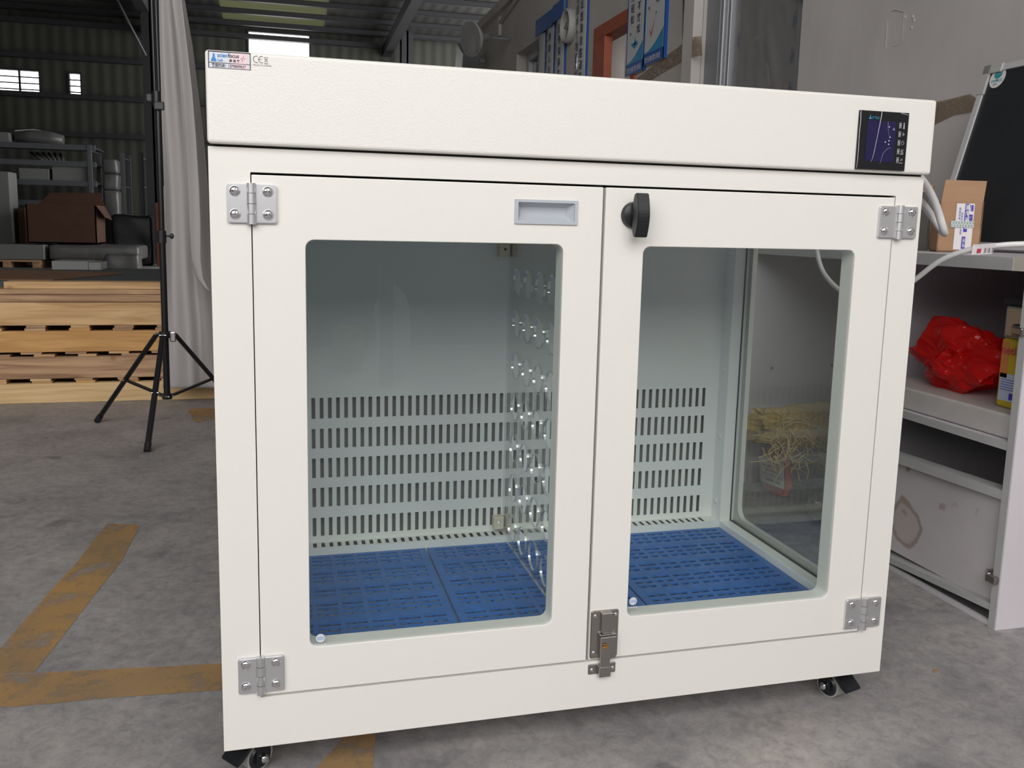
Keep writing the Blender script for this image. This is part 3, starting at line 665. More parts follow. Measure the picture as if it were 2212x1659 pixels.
# the hollow of the pull is a real cup behind the door face: cut the door for it
def cut(obj, x0, x1, y0, y1, z0, z1):
    c = MB().box((x0, y0, z0), (x1, y1, z1)).build('cutter', 'gap')
    md = obj.modifiers.new('cut', 'BOOLEAN'); md.operation = 'DIFFERENCE'; md.object = c; md.solver = 'EXACT'
    dg = bpy.context.evaluated_depsgraph_get(); me = bpy.data.meshes.new_from_object(obj.evaluated_get(dg))
    obj.modifiers.clear(); obj.data = me; bpy.data.objects.remove(c)
cut(dl, .456, .5535, -.01, .02, .911, .9444)
t = bmesh.new(); A = [t.verts.new((x, -.0005, z)) for x, z in o_]; B = [t.verts.new((x, .0135, z)) for x, z in ((.466, .9225), (.5405, .9225), (.5405, .9355), (.466, .9355))]
for q in range(4): t.faces.new((A[q], A[(q + 1) % 4], B[(q + 1) % 4], B[q]))
t.faces.new(B)
b = MB(); b._add(t); b.build('pull_cup', 'grey_plastic', dl)
# turn handle
b = MB(); b.lathe([(.0001, -.012), (.014, -.0115), (.0195, -.009), (.0215, -.004), (.0215, 0), (.0001, 0)], (.6525, 0, .9265), 'Y', 40); b.cyl((.6525, -.03, .9265), (.6525, -.008, .9265), .009)
h = b.build('handle_base', 'black', dr)
t = bmesh.new(); prof = [(-.0345, -.024), (-.0348, -.0325)] + [(-.0348 + .0058 * k, -.0325 - .0085 * math.sin(math.pi * k / 12)) for k in range(1, 12)] + [(.0348, -.0325), (.0345, -.024), (.026, -.0195), (.014, -.0175), (-.014, -.0175), (-.026, -.0195)]
vs = [t.verts.new((.6435, y, .9262 + z)) for z, y in prof]; f = t.faces.new(vs); e = bmesh.ops.extrude_face_region(t, geom=[f])
for v in [g for g in e['geom'] if isinstance(g, bmesh.types.BMVert)]: v.co.x = .6645
bmesh.ops.recalc_face_normals(t, faces=t.faces); bmesh.ops.bevel(t, geom=t.edges[:], offset=.0013, segments=2, affect='EDGES')
b = MB(); b._add(t); b.build('turn_lever', 'black', dr)
# latch on the right door, keeper on the frame
b = MB(); rr_plate(b, .6055, .6562, .1655, .2525, -.0028, 0, .004); la = b.build('door_bolt', 'bolt', cab)
b = MB(); b.box((.6232, -.0095, .2140), (.6437, -.002, .2495), .001); b.box((.6262, -.0085, .2110), (.6412, -.002, .2150), .0015); b.build('guide', 'bolt', la)
b = MB(); b.box((.6210, -.0135, .1690), (.6500, -.002, .2085), .0016); b.box((.6205, -.0100, .2085), (.6505, -.003, .2118), .001); b.box((.6225, -.0105, .1520), (.6405, -.003, .1700), .0012); b.build('bolt_slide', 'bolt', la)
b = MB(); b.lathe([(.0001, -.006), (.003, -.0055), (.0045, -.003), (.003, -.001), (.003, 0), (.0001, 0)], (.6290, -.0135, .1930), 'Y', 20); b.build('bolt_knob', 'brass', la)
bpy.context.view_layer.update()
for x, z in ((.6130, .2440), (.6500, .2440), (.6120, .1770), (.6505, .1765)): put_screw(x, -.0028, z, la, .62, 30)
b = MB(); rr_plate(b, .6040, .6545, .1360, .1545, -.0022, 0, .002); b.box((.6205, -.0125, .1340), (.6420, -.001, .1530), .0014); kp = b.build('bolt_keeper', 'bolt', cab)
bpy.context.view_layer.update()
for x in (.6105, .6485): put_screw(x, -.0022, .1450, kp, .62, 10)
# certification marks on the panes
for d, cx, cz in ((dl, .1503, .2475), (dr, .6845, .2615)):
    b = MB(); b.cyl((cx, .0036, cz), (cx, .0039, cz), .0072, seg=28); mk = b.build('certification_mark', 'label', d)
    b = MB(); b.text('CCC', .0068, front_text(cx - .0054, .0034, cz - .0024), sx=.8, bold=.0001)
    o = b.build('mark_print', 'ink_blue', d)
    b = MB()
    for k in range(11): b.box((cx - .0085 + .0016 * k, .0036, cz - .0125), (cx - .0077 + .0016 * k, .0038, cz - .0090 - .0007 * (k % 3)))
    b.build('mark_caption', 'label', d)
# control panel
cp = MB().box((1.0480, -.0165, 1.0145), (1.1457, -.0128, 1.1122), .0008).build('control_panel', 'panel', cab)
MB().box((1.0642, -.0170, 1.0285), (1.1210, -.0163, 1.0960)).build('screen', 'screen', cp)
b = MB(); Y = -.01705
for k, z in enumerate((1.0905, 1.0760, 1.0615, 1.0470, 1.0325)):
    b.box((1.1275, Y, z - .0048), (1.1283, -.0163, z + .0048)); b.box((1.1283, Y, z - .0006), (1.1310, -.0163, z + .0006)); b.box((1.1310, Y, z - .0048), (1.1314, -.0163, z + .0048)); b.box((1.1296, Y, z - .0046), (1.1300, -.0163, z + .0046))
    xi = 1.1365
    if k == 0: b.tube([(xi, Y, z - .004), (xi, Y, z + .002)], .0010, 8); b.sphere((xi, Y, z + .0035), .0011); b.sphere((xi, Y, z - .0045), .0014)
    elif k == 1:
        for a in (0, 120, 240): b.tube([(xi + .0014 * math.cos(R(a)) + .0012 * math.cos(R(c)), Y, z + .0017 * math.sin(R(a)) + .0012 * math.sin(R(c))) for c in range(0, 361, 45)], .00022, 5)
    elif k == 2:
        b.tube([(xi + .0028 * math.cos(R(c)), Y, z + .0032 * math.sin(R(c))) for c in range(0, 361, 30)], .00028, 5); b.tube([(xi, Y, z + .0018), (xi, Y, z), (xi + .0014, Y, z)], .00025, 5)
    elif k == 3:
        for q in range(3): b.tube([(xi + .0024 * math.sin(c * 1.2) * .35 - .002 + .002 * q, Y, z - .004 + .0011 * c) for c in range(8)], .0003, 5)
        b.box((xi - .003, Y, z - .0048), (xi + .003, -.0163, z - .0041))
    else:
        b.tube([(xi - .0015, Y, z - .002 + .0006 * c) for c in range(7)], .0003, 5); b.tube([(xi + .0012 + .0010 * math.cos(R(c)), Y, z + .001 + .0015 * math.sin(R(c))) for c in range(0, 361, 45)], .00025, 5); b.box((xi - .0035, Y, z - .0052), (xi + .003, -.0163, z - .0044))
b.build('key_symbols', 'icon', cp)
b = MB(); b.text('A', .0065, front_text(1.1145, -.0172, 1.0815)); b.build('display_letter', 'icon', cp)
b = MB(); b.lathe([(.0001, .0), (.0006, .0)], (0, 0, 0)); b.bm.free(); b = MB()
b.poly([(1.0660, Y, 1.0985), (1.0712, Y, 1.0985), (1.0692, Y, 1.1020), (1.0692, Y, 1.1050), (1.0680, Y, 1.1050), (1.0680, Y, 1.1020)]); b.text('scienfocus', .0034, front_text(1.0718, Y, 1.1012)); b.text('Lab', .0022, front_text(1.0718, Y, 1.0988)); b.text('赛 福 客', .0022, front_text(1.0790, Y, 1.0988))
b.build('maker_print', 'ink_cyan', cp)
b = MB()
b.tube([(1.0905, -.0172, 1.1122), (1.0895, -.0176, 1.1040), (1.0880, -.0174, 1.0900), (1.0855, -.0177, 1.0750), (1.0835, -.0174, 1.0600), (1.0812, -.0175, 1.0450), (1.0790, -.0174, 1.0340), (1.0762, -.0172, 1.0270)], [.0005, .0007, .0006, .0004, .0005, .0004, .0003, .0002], 6)
b.tube([(1.1140, -.0170, 1.0530), (1.1060, -.0172, 1.0500), (1.0990, -.0171, 1.0420), (1.0950, -.0170, 1.0250)], .00018, 6)
b.tube([(1.0495, -.0168, 1.1110), (1.0500, -.0172, 1.0950), (1.0496, -.0170, 1.0700), (1.0502, -.0171, 1.0400), (1.0496, -.0168, 1.0160)], .0006, 6)
b.tube([(1.1045, -.0170, 1.0960), (1.1050, -.0171, 1.0850), (1.1090, -.0170, 1.0700)], .00016, 6)
b.tube([(1.1290, -.0168, 1.1108), (1.1440, -.0170, 1.1085)], .0005, 6)
for x, z in ((1.1075, 1.0870), (1.1105, 1.0700), (1.1090, 1.0640), (1.1020, 1.0615), (1.1090, 1.0580)): b.sphere((x, -.0170, z), .0013, (1, .2, 1), 10)
b.build('protective_film', 'film', cp)
# maker's sticker and marks
Y = -.0133
stk = MB().box((.0043, Y, 1.1130), (.0610, -.0125, 1.1357)).build('maker_sticker', 'label', cab)
b = MB(); q = Y - .0003
b.box((.0360, q, 1.1134), (.0575, Y, 1.1345)); part_label(b.build('pink_patch', 'pink_label', stk), 'pink patch on the sticker')  # plain pink block on the right part of the sticker
q -= .0003; b = MB(); b.box((.0043, q, 1.1345), (.0610, Y, 1.1357)); b.box((.0043, q, 1.1130), (.0054, Y, 1.1357)); b.box((.0600, q, 1.1130), (.0610, Y, 1.1357)); b.box((.0043, q, 1.1198), (.0610, Y, 1.1204)); b.box((.0043, q, 1.1130), (.0610, Y, 1.1134))
b.text('focus', .0075, front_text(.0308, q, 1.1280), sx=.93, bold=.00012); b.text('客服热线：13798009637', .0054, front_text(.0090, q, 1.1147), sx=.80, bold=.00006); b.text('赛 福 客', .0040, front_text(.0322, q, 1.1222), bold=.00005)
b.build('black_print', 'ink', stk)
b = MB(); b.text('scien', .0075, front_text(.0165, q, 1.1280), sx=.90, bold=.00012); b.text('Lab', .0052, front_text(.0168, q, 1.1222), bold=.00006)
b.poly([(.0084, q, 1.1218), (.0152, q, 1.1218), (.0155, q, 1.1232), (.0131, q, 1.1280), (.0131, q, 1.1320), (.0107, q, 1.1320), (.0107, q, 1.1280), (.0081, q, 1.1232)])
b.build('blue_print', 'ink_blue', stk)
b = MB(); b.tube([(.0478, q, 1.1260), (.0488, q, 1.1285), (.0500, q, 1.1230), (.0512, q, 1.1310), (.0524, q, 1.1270), (.0545, q, 1.1275)], .00022, 5); b.build('pulse_line', 'ink_red', stk)
b = MB(); Y = -.0132
b.tube([(.0690 + .0044 * math.cos(R(a)), Y, 1.1283 + .0044 * math.sin(R(a))) for a in range(70, 291, 20)], .0005, 6)
b.tube([(.0762 + .0044 * math.cos(R(a)), Y, 1.1283 + .0044 * math.sin(R(a))) for a in range(70, 291, 20)], .0005, 6); b.tube([(.0720, Y, 1.1283), (.0755, Y, 1.1283)], .0005, 6)
b.tube([(.0795, Y, 1.1320), (.0845, Y, 1.1250)], .0003, 5); b.tube([(.0845, Y, 1.1320), (.0795, Y, 1.1250)], .0003, 5); b.tube([(.0802, Y, 1.1318), (.0812, Y, 1.1258), (.0828, Y, 1.1258), (.0838, Y, 1.1318), (.0802, Y, 1.1318)], .0003, 5); b.box((.0795, Y - .0003, 1.1228), (.0845, Y, 1.1237))
b.text('MADE IN CHINA', .0036, front_text(.0640, Y - .0002, 1.1192), sx=.95)
b.build('conformity_mark', 'ink_grey', cab)
# casters
def caster(x, y, ang, lab):
    rt = ROT(ang, 'Z'); T = Matrix.Translation((x, y, 0))
    def tf(bb): bmesh.ops.transform(bb.bm, matrix=T @ rt, verts=bb.bm.verts); return bb
    b = MB(); b.box((-.028, -.024, .070), (.028, .024, .0752), .001); b.cyl((0, 0, .058), (0, 0, .071), .018)
    b.box((-.0225, -.013, .017), (-.0190, .013, .062), .0015); b.box((.0190, -.013, .017), (.0225, .013, .062), .0015); b.box((-.0245, -.022, .056), (.0245, .022, .062), .003)
    c = tf(b).build('caster', 'black_metal', cab); part_label(c, lab)
    b = MB(); b.cyl((-.0125, 0, .0253), (.0125, 0, .0253), .0250, seg=36); tf(b).build('wheel', 'tread', c)
    b = MB(); b.cyl((-.0165, 0, .0253), (-.0125, 0, .0253), .018, .022, seg=32); b.cyl((.0125, 0, .0253), (.0165, 0, .0253), .022, .018, seg=32); tf(b).build('wheel_hub', 'black', c)
    b = MB(); b.sphere((-.0255, 0, .026), .0075, (.6, 1, 1)); b.sphere((.0255, 0, .026), .0075, (.6, 1, 1)); b.cyl((-.026, 0, .026), (.026, 0, .026), .003, seg=12); tf(b).build('axle_bolt', 'screw', c)
    t = bmesh.new(); pr = [(-.004, .064), (-.024, .058), (-.042, .044), (-.052, .036), (-.050, .031), (-.038, .036), (-.022, .050), (-.004, .056)]
    vs = [t.verts.new((-.021, yy, zz)) for yy, zz in pr]; f = t.faces.new(vs); e = bmesh.ops.extrude_face_region(t, geom=[f])
    for v in [g for g in e['geom'] if isinstance(g, bmesh.types.BMVert)]: v.co.x = .021
    bmesh.ops.recalc_face_normals(t, faces=t.faces); bmesh.ops.bevel(t, geom=t.edges[:], offset=.0015, segments=2, affect='EDGES')
    b = MB(); b._add(t); tf(b).build('brake_pedal', 'black', c)
caster(1.140, .060, 16, 'front right caster'); caster(.045, .065, -52, 'front left caster'); caster(.06, .60, 20, 'rear left caster'); caster(1.14, .60, -20, 'rear right caster')

# blue mats on the cabinet floor
def mat_piece(x0, x1, lab):
    n = 7; pit = (x1 - x0 - .024) / n
    us = [(x0 + .012 + pit * k + .0045, x0 + .012 + pit * (k + 1) - .0045) for k in range(n)]
    rowy = [.545 - .0223 * k for k in range(22)]
    solid = {0, 4, 9, 13 - 1 + 0, 15, 20}
    solid = {3, 7, 10, 14, 18}
    vs = [(yy - .0060, yy + .0060) for k, yy in enumerate(rowy) if k not in solid and yy > .055]
    vs.sort()
    root = thing('floor_mat', lab, 'mat', ((x0 + x1) / 2, .3, .157), 'blue slotted mats on the cabinet floor')
    b = MB(); b.perf(x0, x1, .050, .562, us, vs, .1688, .1720, XY)
    for k, yy in enumerate(rowy):
        if k in solid:
            for a, c in us: b.box((a, yy - .0055, .1715), (c, yy + .0055, .1726), .0004)
    b.build('grid', 'blue', root)
    b = MB()
    for a, c in us: b.box(((a + c) / 2 - .0012, .053, .158), ((a + c) / 2 + .0012, .560, .1680))
    for k in range(n + 1): b.box((x0 + .012 + pit * k - .002, .053, .157), (x0 + .012 + pit * k + .002, .560, .1687))
    b.build('support_rib', 'blue', root)
mat_piece(.040, .4085, 'blue slotted plastic mat at the left end of the cabinet floor')
mat_piece(.4125, .7845, 'blue slotted plastic mat in the middle, passing under the clear perforated partition')
mat_piece(.7885, 1.1500, 'blue slotted plastic mat at the right, beside the side window')

# ================================================================ FLOOR PAINT
def decal(name, px, lab, z=.0012):
    pts = [on(u, v, 2, z) for u, v in px]
    return tag(MB().poly(pts).build(name, 'paint'), lab, 'floor marking')
decal('floor_stripe', [(232, 1130), (303, 1134), (262, 1212), (200, 1290), (135, 1375), (73, 1452), (-90, 1460), (-80, 1475), (0, 1400), (110, 1275), (165, 1215)], 'worn orange floor stripe running away diagonally at lower left')
decal('floor_stripe', [(-90, 1460), (73, 1453.5), (480, 1433), (620, 1424), (760, 1418), (760, 1472), (620, 1480), (480, 1490), (240, 1507), (40, 1526), (-120, 1532)], 'worn orange floor stripe running sideways to the cabinet at lower left', .0016)
decal('floor_patch', [(745, 1590), (812, 1585), (800, 1720), (655, 1720), (690, 1650)], 'short worn orange paint patch under the front edge of the cabinet')
decal('floor_patch', [(405, 884), (470, 880), (480, 905), (420, 912)], 'faint orange paint patch on the floor behind the light stand')
decal('paint_speck', [(2015, 1446), (2024, 1444), (2026, 1450), (2016, 1452)], 'tiny orange paint speck on the floor right of the cabinet')

# ================================================================ LIGHT STAND + CLOTH
SX, SY = -.378, 2.62
st = thing('light_stand', 'tall black tripod stand left of the cabinet, in front of the cloth', 'stand', (SX, SY, 0))
zc = on(370, 722, 1, SY).z; zh = on(372, 855, 1, SY).z; zq = on(364, 510, 1, SY).z; zk = on(355, 215, 1, SY).z
lean = Vector((.012, 0, 0))
MB().cyl((SX, SY, zh), (SX + .002, SY, zq), .0135).build('lower_pole', 'black_metal', st)
b = MB(); b.cyl((SX + .002, SY, zq), (SX + .004, SY, zk), .0115); b.build('middle_pole', 'black_metal', st)
b = MB(); b.cyl((SX - .006, SY, zk), (SX - .006, SY, 2.4), .0065); b.cyl((SX + .010, SY, zk - .35), (SX + .010, SY, 2.4), .0065); b.build('upper_pole', 'black_metal', st)
b = MB(); b.cyl((SX, SY, zq - .03), (SX, SY, zq + .022), .019); b.cyl((SX, SY, zq), (SX + .045, SY, zq), .004, seg=10); b.sphere((SX + .04, SY, zq), .009, (1, .6, 1.3)); b.build('collar', 'black', st)
b = MB(); b.cyl((SX, SY, zk - .03), (SX, SY, zk + .03), .017); b.box((SX - .042, SY - .010, zk - .015), (SX - .015, SY + .004, zk + .022), .006); b.box((SX - .01, SY - .024, zk - .045), (SX + .03, SY - .01, zk - .012), .004); b.build('clamp', 'black', st)
b = MB(); b.cyl((SX, SY, zc - .015), (SX, SY, zc + .012), .024); hub = b.build('upper_hub', 'black', st)
b = MB(); b.box((SX + .022, SY - .03, zc - .03), (SX + .046, SY - .018, zc + .014), .005); part_label(b.build('wing_knob', 'chrome', st), 'grey wing knob')
MB().cyl((SX, SY, zh - .012), (SX, SY, zh + .010), .021).build('lower_hub', 'black', st)
for fx, fy in ((-.696, 2.814), (-.413, 2.242), (-.060, 2.80)):
    f = Vector((fx, fy, .009)); dr_ = Vector((fx - SX, fy - SY, 0)).normalized()
    top = Vector((SX, SY, zc)) + dr_ * .04
    sd = dr_.cross(Vector((0, 0, 1)))
    b = MB(); L = f - top; q = L.to_track_quat('Z', 'Y').to_matrix().to_4x4()
    t = bmesh.new(); bmesh.ops.create_cube(t, size=1)
    for v in t.verts: v.co = Vector((v.co.x * .022, v.co.y * .016, v.co.z * L.length))
    bmesh.ops.bevel(t, geom=t.edges[:], offset=.004, segments=2, affect='EDGES'); bmesh.ops.transform(t, matrix=Matrix.Translation((top + f) / 2) @ q, verts=t.verts); b._add(t)
    lg = b.build('leg', 'black_metal', st)
    MB().cyl(f - L.normalized() * .03, f + L.normalized() * .004, .0135, seg=14).build('rubber_foot', 'black', lg)
    mid = top + L * .52; hb = Vector((SX, SY, zh)) + dr_ * .02
    b = MB(); L2 = mid - hb; t = bmesh.new(); bmesh.ops.create_cube(t, size=1)
    for v in t.verts: v.co = Vector((v.co.x * .014, v.co.y * .010, v.co.z * L2.length))
    bmesh.ops.transform(t, matrix=Matrix.Translation((mid + hb) / 2) @ L2.to_track_quat('Z', 'Y').to_matrix().to_4x4(), verts=t.verts); b._add(t)
    br = b.build('brace', 'black_metal', st)
    for p in (mid, hb, top): MB().cyl(p + sd * .0135, p - sd * .0135, .0045, seg=10).build('rivet', 'screw', lg)
# hanging cloth
prof = [(-60, 341, 384), (0, 343, 398), (100, 345, 415), (200, 348, 428), (300, 350, 440), (400, 350, 449), (500, 351, 452), (600, 352, 457), (700, 355, 466), (800, 358, 470), (838, 352, 475)]
t = bmesh.new(); NU = 60; G = []
rowsv = []
for k in range(len(prof) - 1):
    for q in range(6):
        f = q / 6; rowsv.append(tuple(prof[k][i] * (1 - f) + prof[k + 1][i] * f for i in range(3)))
rowsv.append(prof[-1])
for j, (v, l, r) in enumerate(rowsv):
    row = []; s = j / (len(rowsv) - 1)
    for i in range(NU + 1):
        a = i / NU; wv = .016 * math.sin(a * 7 + s * 1.5) * (.6 + .6 * s) + .012 * math.sin(a * 15 - s * 2.5) + .05 * noise.noise(Vector((a * 3, s * 2.6, 1)))
        y = 3.12 + wv + .34 * max(0, a - .60 - .12 * s) * (1.3 - s)
        p = on(l + (r - l) * a, v, 1, y); row.append(t.verts.new((p.x, y, max(p.z, .012))))
    G.append(row)
for j in range(len(G) - 1):
    for i in range(NU):
        f = t.faces.new((G[j][i], G[j][i + 1], G[j + 1][i + 1], G[j + 1][i])); f.smooth = True
b = MB(); b._add(t); cl = b.build('backdrop_cloth', 'cloth'); tag(cl, 'long greyish white cloth hanging in folds behind the tripod stand', 'cloth')
cl.modifiers.new('thickness', 'SOLIDIFY').thickness = .003
# second, darker fold in front hanging free on the right
t = bmesh.new(); G = []
p2 = [(-60, 364, 384), (0, 371, 393), (100, 385, 405), (200, 394, 416), (300, 400, 424), (400, 405, 430), (480, 408, 433), (560, 413, 433), (600, 424, 438), (620, 440, 448), (631, 451, 456)]
for j in range(len(p2)):
    v, l, r = p2[j]; row = []
    for i in range(13):
        a = i / 12; p = on(l + (r - l) * a, v, 1, 2.98 + .0); row.append(t.verts.new((p.x, 3.0 - .02 * a + .006 * math.sin(a * 4 + j * .4), p.z)))
    G.append(row)
for j in range(len(G) - 1):
    for i in range(12):
        f = t.faces.new((G[j][i], G[j][i + 1], G[j + 1][i + 1], G[j + 1][i])); f.smooth = True
b = MB(); b._add(t); c2 = b.build('loose_fold', 'cloth', cl); c2.modifiers.new('thickness', 'SOLIDIFY').thickness = .003

# ================================================================ PALLETS
PY0 = 3.30
def pallet(z0, z1, gap_below, ztop, wkey, lab, xo, bottom=True):
    root = thing('wooden_pallet', lab, 'pallet', (-1.1, PY0 + .5, z0), 'stack of wooden pallets behind the stand')
    x0, x1 = -2.3 + xo, .12 + xo
    for y in (PY0, PY0 + .47, PY0 + .95):
        MB().box((x0, y, z0), (x1, y + .045, z1), .004).build('stringer', wkey, root)
    x = x0 + .03; k = 0
    while x < x1 - .1:
        w_ = random.uniform(.082, .10)
        if ztop > z1 + .001: MB().box((x + .022, PY0 + .004, z1), (x + .022 + w_, PY0 + 1.0, ztop), .002).build('deck_board', random.choice(['wood', 'wood_old', 'wood_orange']), root)
        if gap_below: MB().box((x, PY0 + .004, z0 - gap_below), (x + w_, PY0 + 1.0, z0), .002).build('bottom_board', random.choice(['wood', 'wood_old', 'wood_pale']), root)
        x += .196; k += 1
pallet(0, .0964, 0, .108, 'wood_pale', 'bottom pallet of the stack, pale new wood resting on the floor', 0)
pallet(.1194, .2273, .0112, .2385, 'wood_old', 'second pallet from the floor, rounded stained beam', .015)
pallet(.2501, .3526, .0114, .3660, 'wood_orange', 'third pallet from the floor, amber coloured beam', -.02)
pallet(.3798, .4949, .0136, .4949, 'wood', 'topmost pallet of the stack, light knotty beam', .01)
tag(MB().box((-2.1, PY0 - .012, .4955), (.10, PY0 + .12, .530), .004).build('wooden_plank', 'wood_old'), 'weathered thin plank lying directly on the topmost pallet', 'plank')
tag(MB().box((-2.3, PY0 - .006, .5310), (.09, PY0 + .13, .5555), .004).build('wooden_plank', 'wood_old'), 'thin split brown plank, second up on the topmost pallet', 'plank')
tag(MB().box((-1.168, PY0, .5565), (.10, PY0 + .11, .5905), .003).build('wooden_plank', 'wood'), 'shorter pale plank crowning the stack, its left end in view', 'plank')
tag(MB().box((-2.3, PY0 + .15, .496), (.1, PY0 + 1.35, .586), .004).build('dark_board', 'dark_sheet'), 'dark grey boards lying flat on top of the pallets', 'board')
tag(MB().poly([(-2.3, PY0 + .16, .5875), (-.99, PY0 + .16, .5875), (-.75, PY0 + .75, .5875), (-1.15, PY0 + 1.0, .5875), (-2.3, PY0 + 1.0, .5875)], (0, 0, .004)).build('brown_sheet', 'brown_sheet'), 'brown sheet lying on the dark boards at left', 'board')
pa, pb = on(112, 583, 2, .587), on(222, 583, 2, .587)
b = MB(); b.box((pa.x, pa.y, .5875), (pb.x - .07, pa.y + .22, .640), .003); b.box((pb.x - .07, pa.y + .004, .5875), (pb.x, pa.y + .2, .634), .003); tag(b.build('flat_white_box', 'far_white'), 'small flat white box lying on the dark boards', 'box')

# ================================================================ FAR STORAGE
def pb_(u0, v0, u1, v1, Y): a, c = on(u0, v0, 1, Y), on(u1, v1, 1, Y); return (min(a.x, c.x), max(a.x, c.x), min(a.z, c.z), max(a.z, c.z))
def pxbox(name, lab, cat, u0, v0, u1, v1, Y, dep, m, bev=.01, zfloor=None):
    x0, x1, z0, z1 = pb_(u0, v0, u1, v1, Y)
    if zfloor is not None: z0 = zfloor
    return tag(MB().box((x0, Y, z0), (x1, Y + dep, z1), bev).build(name, m), lab, cat)
YR = 17.2
def rack(lab, uposts, vtop, vbot, beams, Y, dep, rungs=True, beam_to=None):
    r = thing('storage_rack', lab, 'rack', (on(uposts[0], vtop, 1, Y).x, Y, 0))
    for i, u in enumerate(uposts):
        x = on(u, (vtop + vbot) / 2, 1, Y).x; z = on(u, vtop, 1, Y).z
        for yy in (Y, Y + dep): MB().box((x - .04, yy - .03, 0), (x + .04, yy + .03, z), .005).build('post', 'rack', r)
        b = MB()
        for q in range(4): b.box((x - .015, Y, .4 + q * (z - .5) / 3 - .015), (x + .015, Y + dep, .4 + q * (z - .5) / 3 + .015))
        b.build('rung', 'rack', r)
    x0 = on(beam_to[0], 300, 1, Y).x; x1 = on(beam_to[1], 300, 1, Y).x
    for v in beams:
        z = on(150, v, 1, Y).z
        MB().box((x0, Y - .02, z - .05), (x1, Y + .04, z + .05), .004).build('beam', 'rack', r)
        MB().box((x0, Y, z - .01), (x1, Y + dep, z + .01)).build('shelf', 'rack', r)
    return r
ra = rack('grey steel storage rack loaded with boxes in the dark far left corner', (-200, 198), 313, 560, (318, 354, 396, 440), YR, .9, beam_to=(-210, 205))
rb = rack('narrow grey steel rack standing right of the loaded rack', (268, 308), 330, 560, (470,), YR + .6, .8, beam_to=(262, 312))
zb = lambda v: on(150, v, 1, YR).z
def shelfbox(name, lab, cat, u0, u1, vb, v0, m, dep=.6, dy=.05):
    x0, x1, _, z1 = pb_(u0, v0, u1, vb, YR); z0 = zb(vb) + .012
    return tag(MB().box((x0, YR + dy, z0), (x1, YR + dy + dep, z1), .01).build(name, m), lab, cat)
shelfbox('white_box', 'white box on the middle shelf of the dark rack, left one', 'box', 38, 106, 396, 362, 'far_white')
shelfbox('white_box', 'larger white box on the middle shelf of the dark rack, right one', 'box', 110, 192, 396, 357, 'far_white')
b = MB()
for k in range(6):
    p = on(52 + k * 13, 326, 1, YR + .2); q = on(92 + k * 9, 346, 1, YR + .1); b.cyl((p.x, YR + .7, zb(354) + .22), (q.x, YR + .12, zb(354) + .05), .028, seg=8)
tag(b.build('tube_bundle', 'far_white'), 'sloping bundle of long white tubes under the rack top', 'tubes')
x0, x1, _, z1 = pb_(22, 279, 128, 306, YR); zt_ = zb(318) + .012
b = MB(); b.tube([(x0, YR + .35, zt_ + .16), (x0 + .3, YR + .35, zt_ + .17), (x1 - .25, YR + .35, zt_ + .15), (x1, YR + .35, zt_ + .13)], [.12, .15, .14, .10], 14)
tag(b.build('wrapped_roll', 'far_grey'), 'plastic wrapped roll lying on top of the dark rack', 'roll')
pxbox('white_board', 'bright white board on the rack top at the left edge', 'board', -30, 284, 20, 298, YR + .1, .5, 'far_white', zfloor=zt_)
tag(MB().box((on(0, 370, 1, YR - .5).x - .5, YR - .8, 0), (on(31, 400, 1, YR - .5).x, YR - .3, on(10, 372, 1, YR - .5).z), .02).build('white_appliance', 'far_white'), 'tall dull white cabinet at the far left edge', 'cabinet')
# cardboard boxes
Yc = 15.6
x0, x1, z0, z1 = pb_(55, 440, 210, 527, Yc)
cbx = thing('cardboard_carton', 'big dark brown open carton on the wrapped bales in the far storage area', 'box', ((x0 + x1) / 2, Yc, z0))
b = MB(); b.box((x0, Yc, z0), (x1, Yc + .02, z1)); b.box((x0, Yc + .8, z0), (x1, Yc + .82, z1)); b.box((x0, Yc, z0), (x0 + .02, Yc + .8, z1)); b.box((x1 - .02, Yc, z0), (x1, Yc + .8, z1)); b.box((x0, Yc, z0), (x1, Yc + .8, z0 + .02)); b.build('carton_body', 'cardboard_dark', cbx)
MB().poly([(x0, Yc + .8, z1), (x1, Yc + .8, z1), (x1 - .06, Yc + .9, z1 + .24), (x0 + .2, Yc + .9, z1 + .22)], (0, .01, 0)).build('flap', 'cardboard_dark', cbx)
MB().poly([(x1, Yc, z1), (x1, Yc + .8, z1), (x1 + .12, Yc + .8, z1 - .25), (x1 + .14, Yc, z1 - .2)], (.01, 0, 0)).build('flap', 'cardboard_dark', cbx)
pxbox('cardboard_box', 'brown box half hidden left of the big dark carton', 'box', 37, 448, 56, 505, 16.55, .5, 'cardboard_dark', zfloor=0)
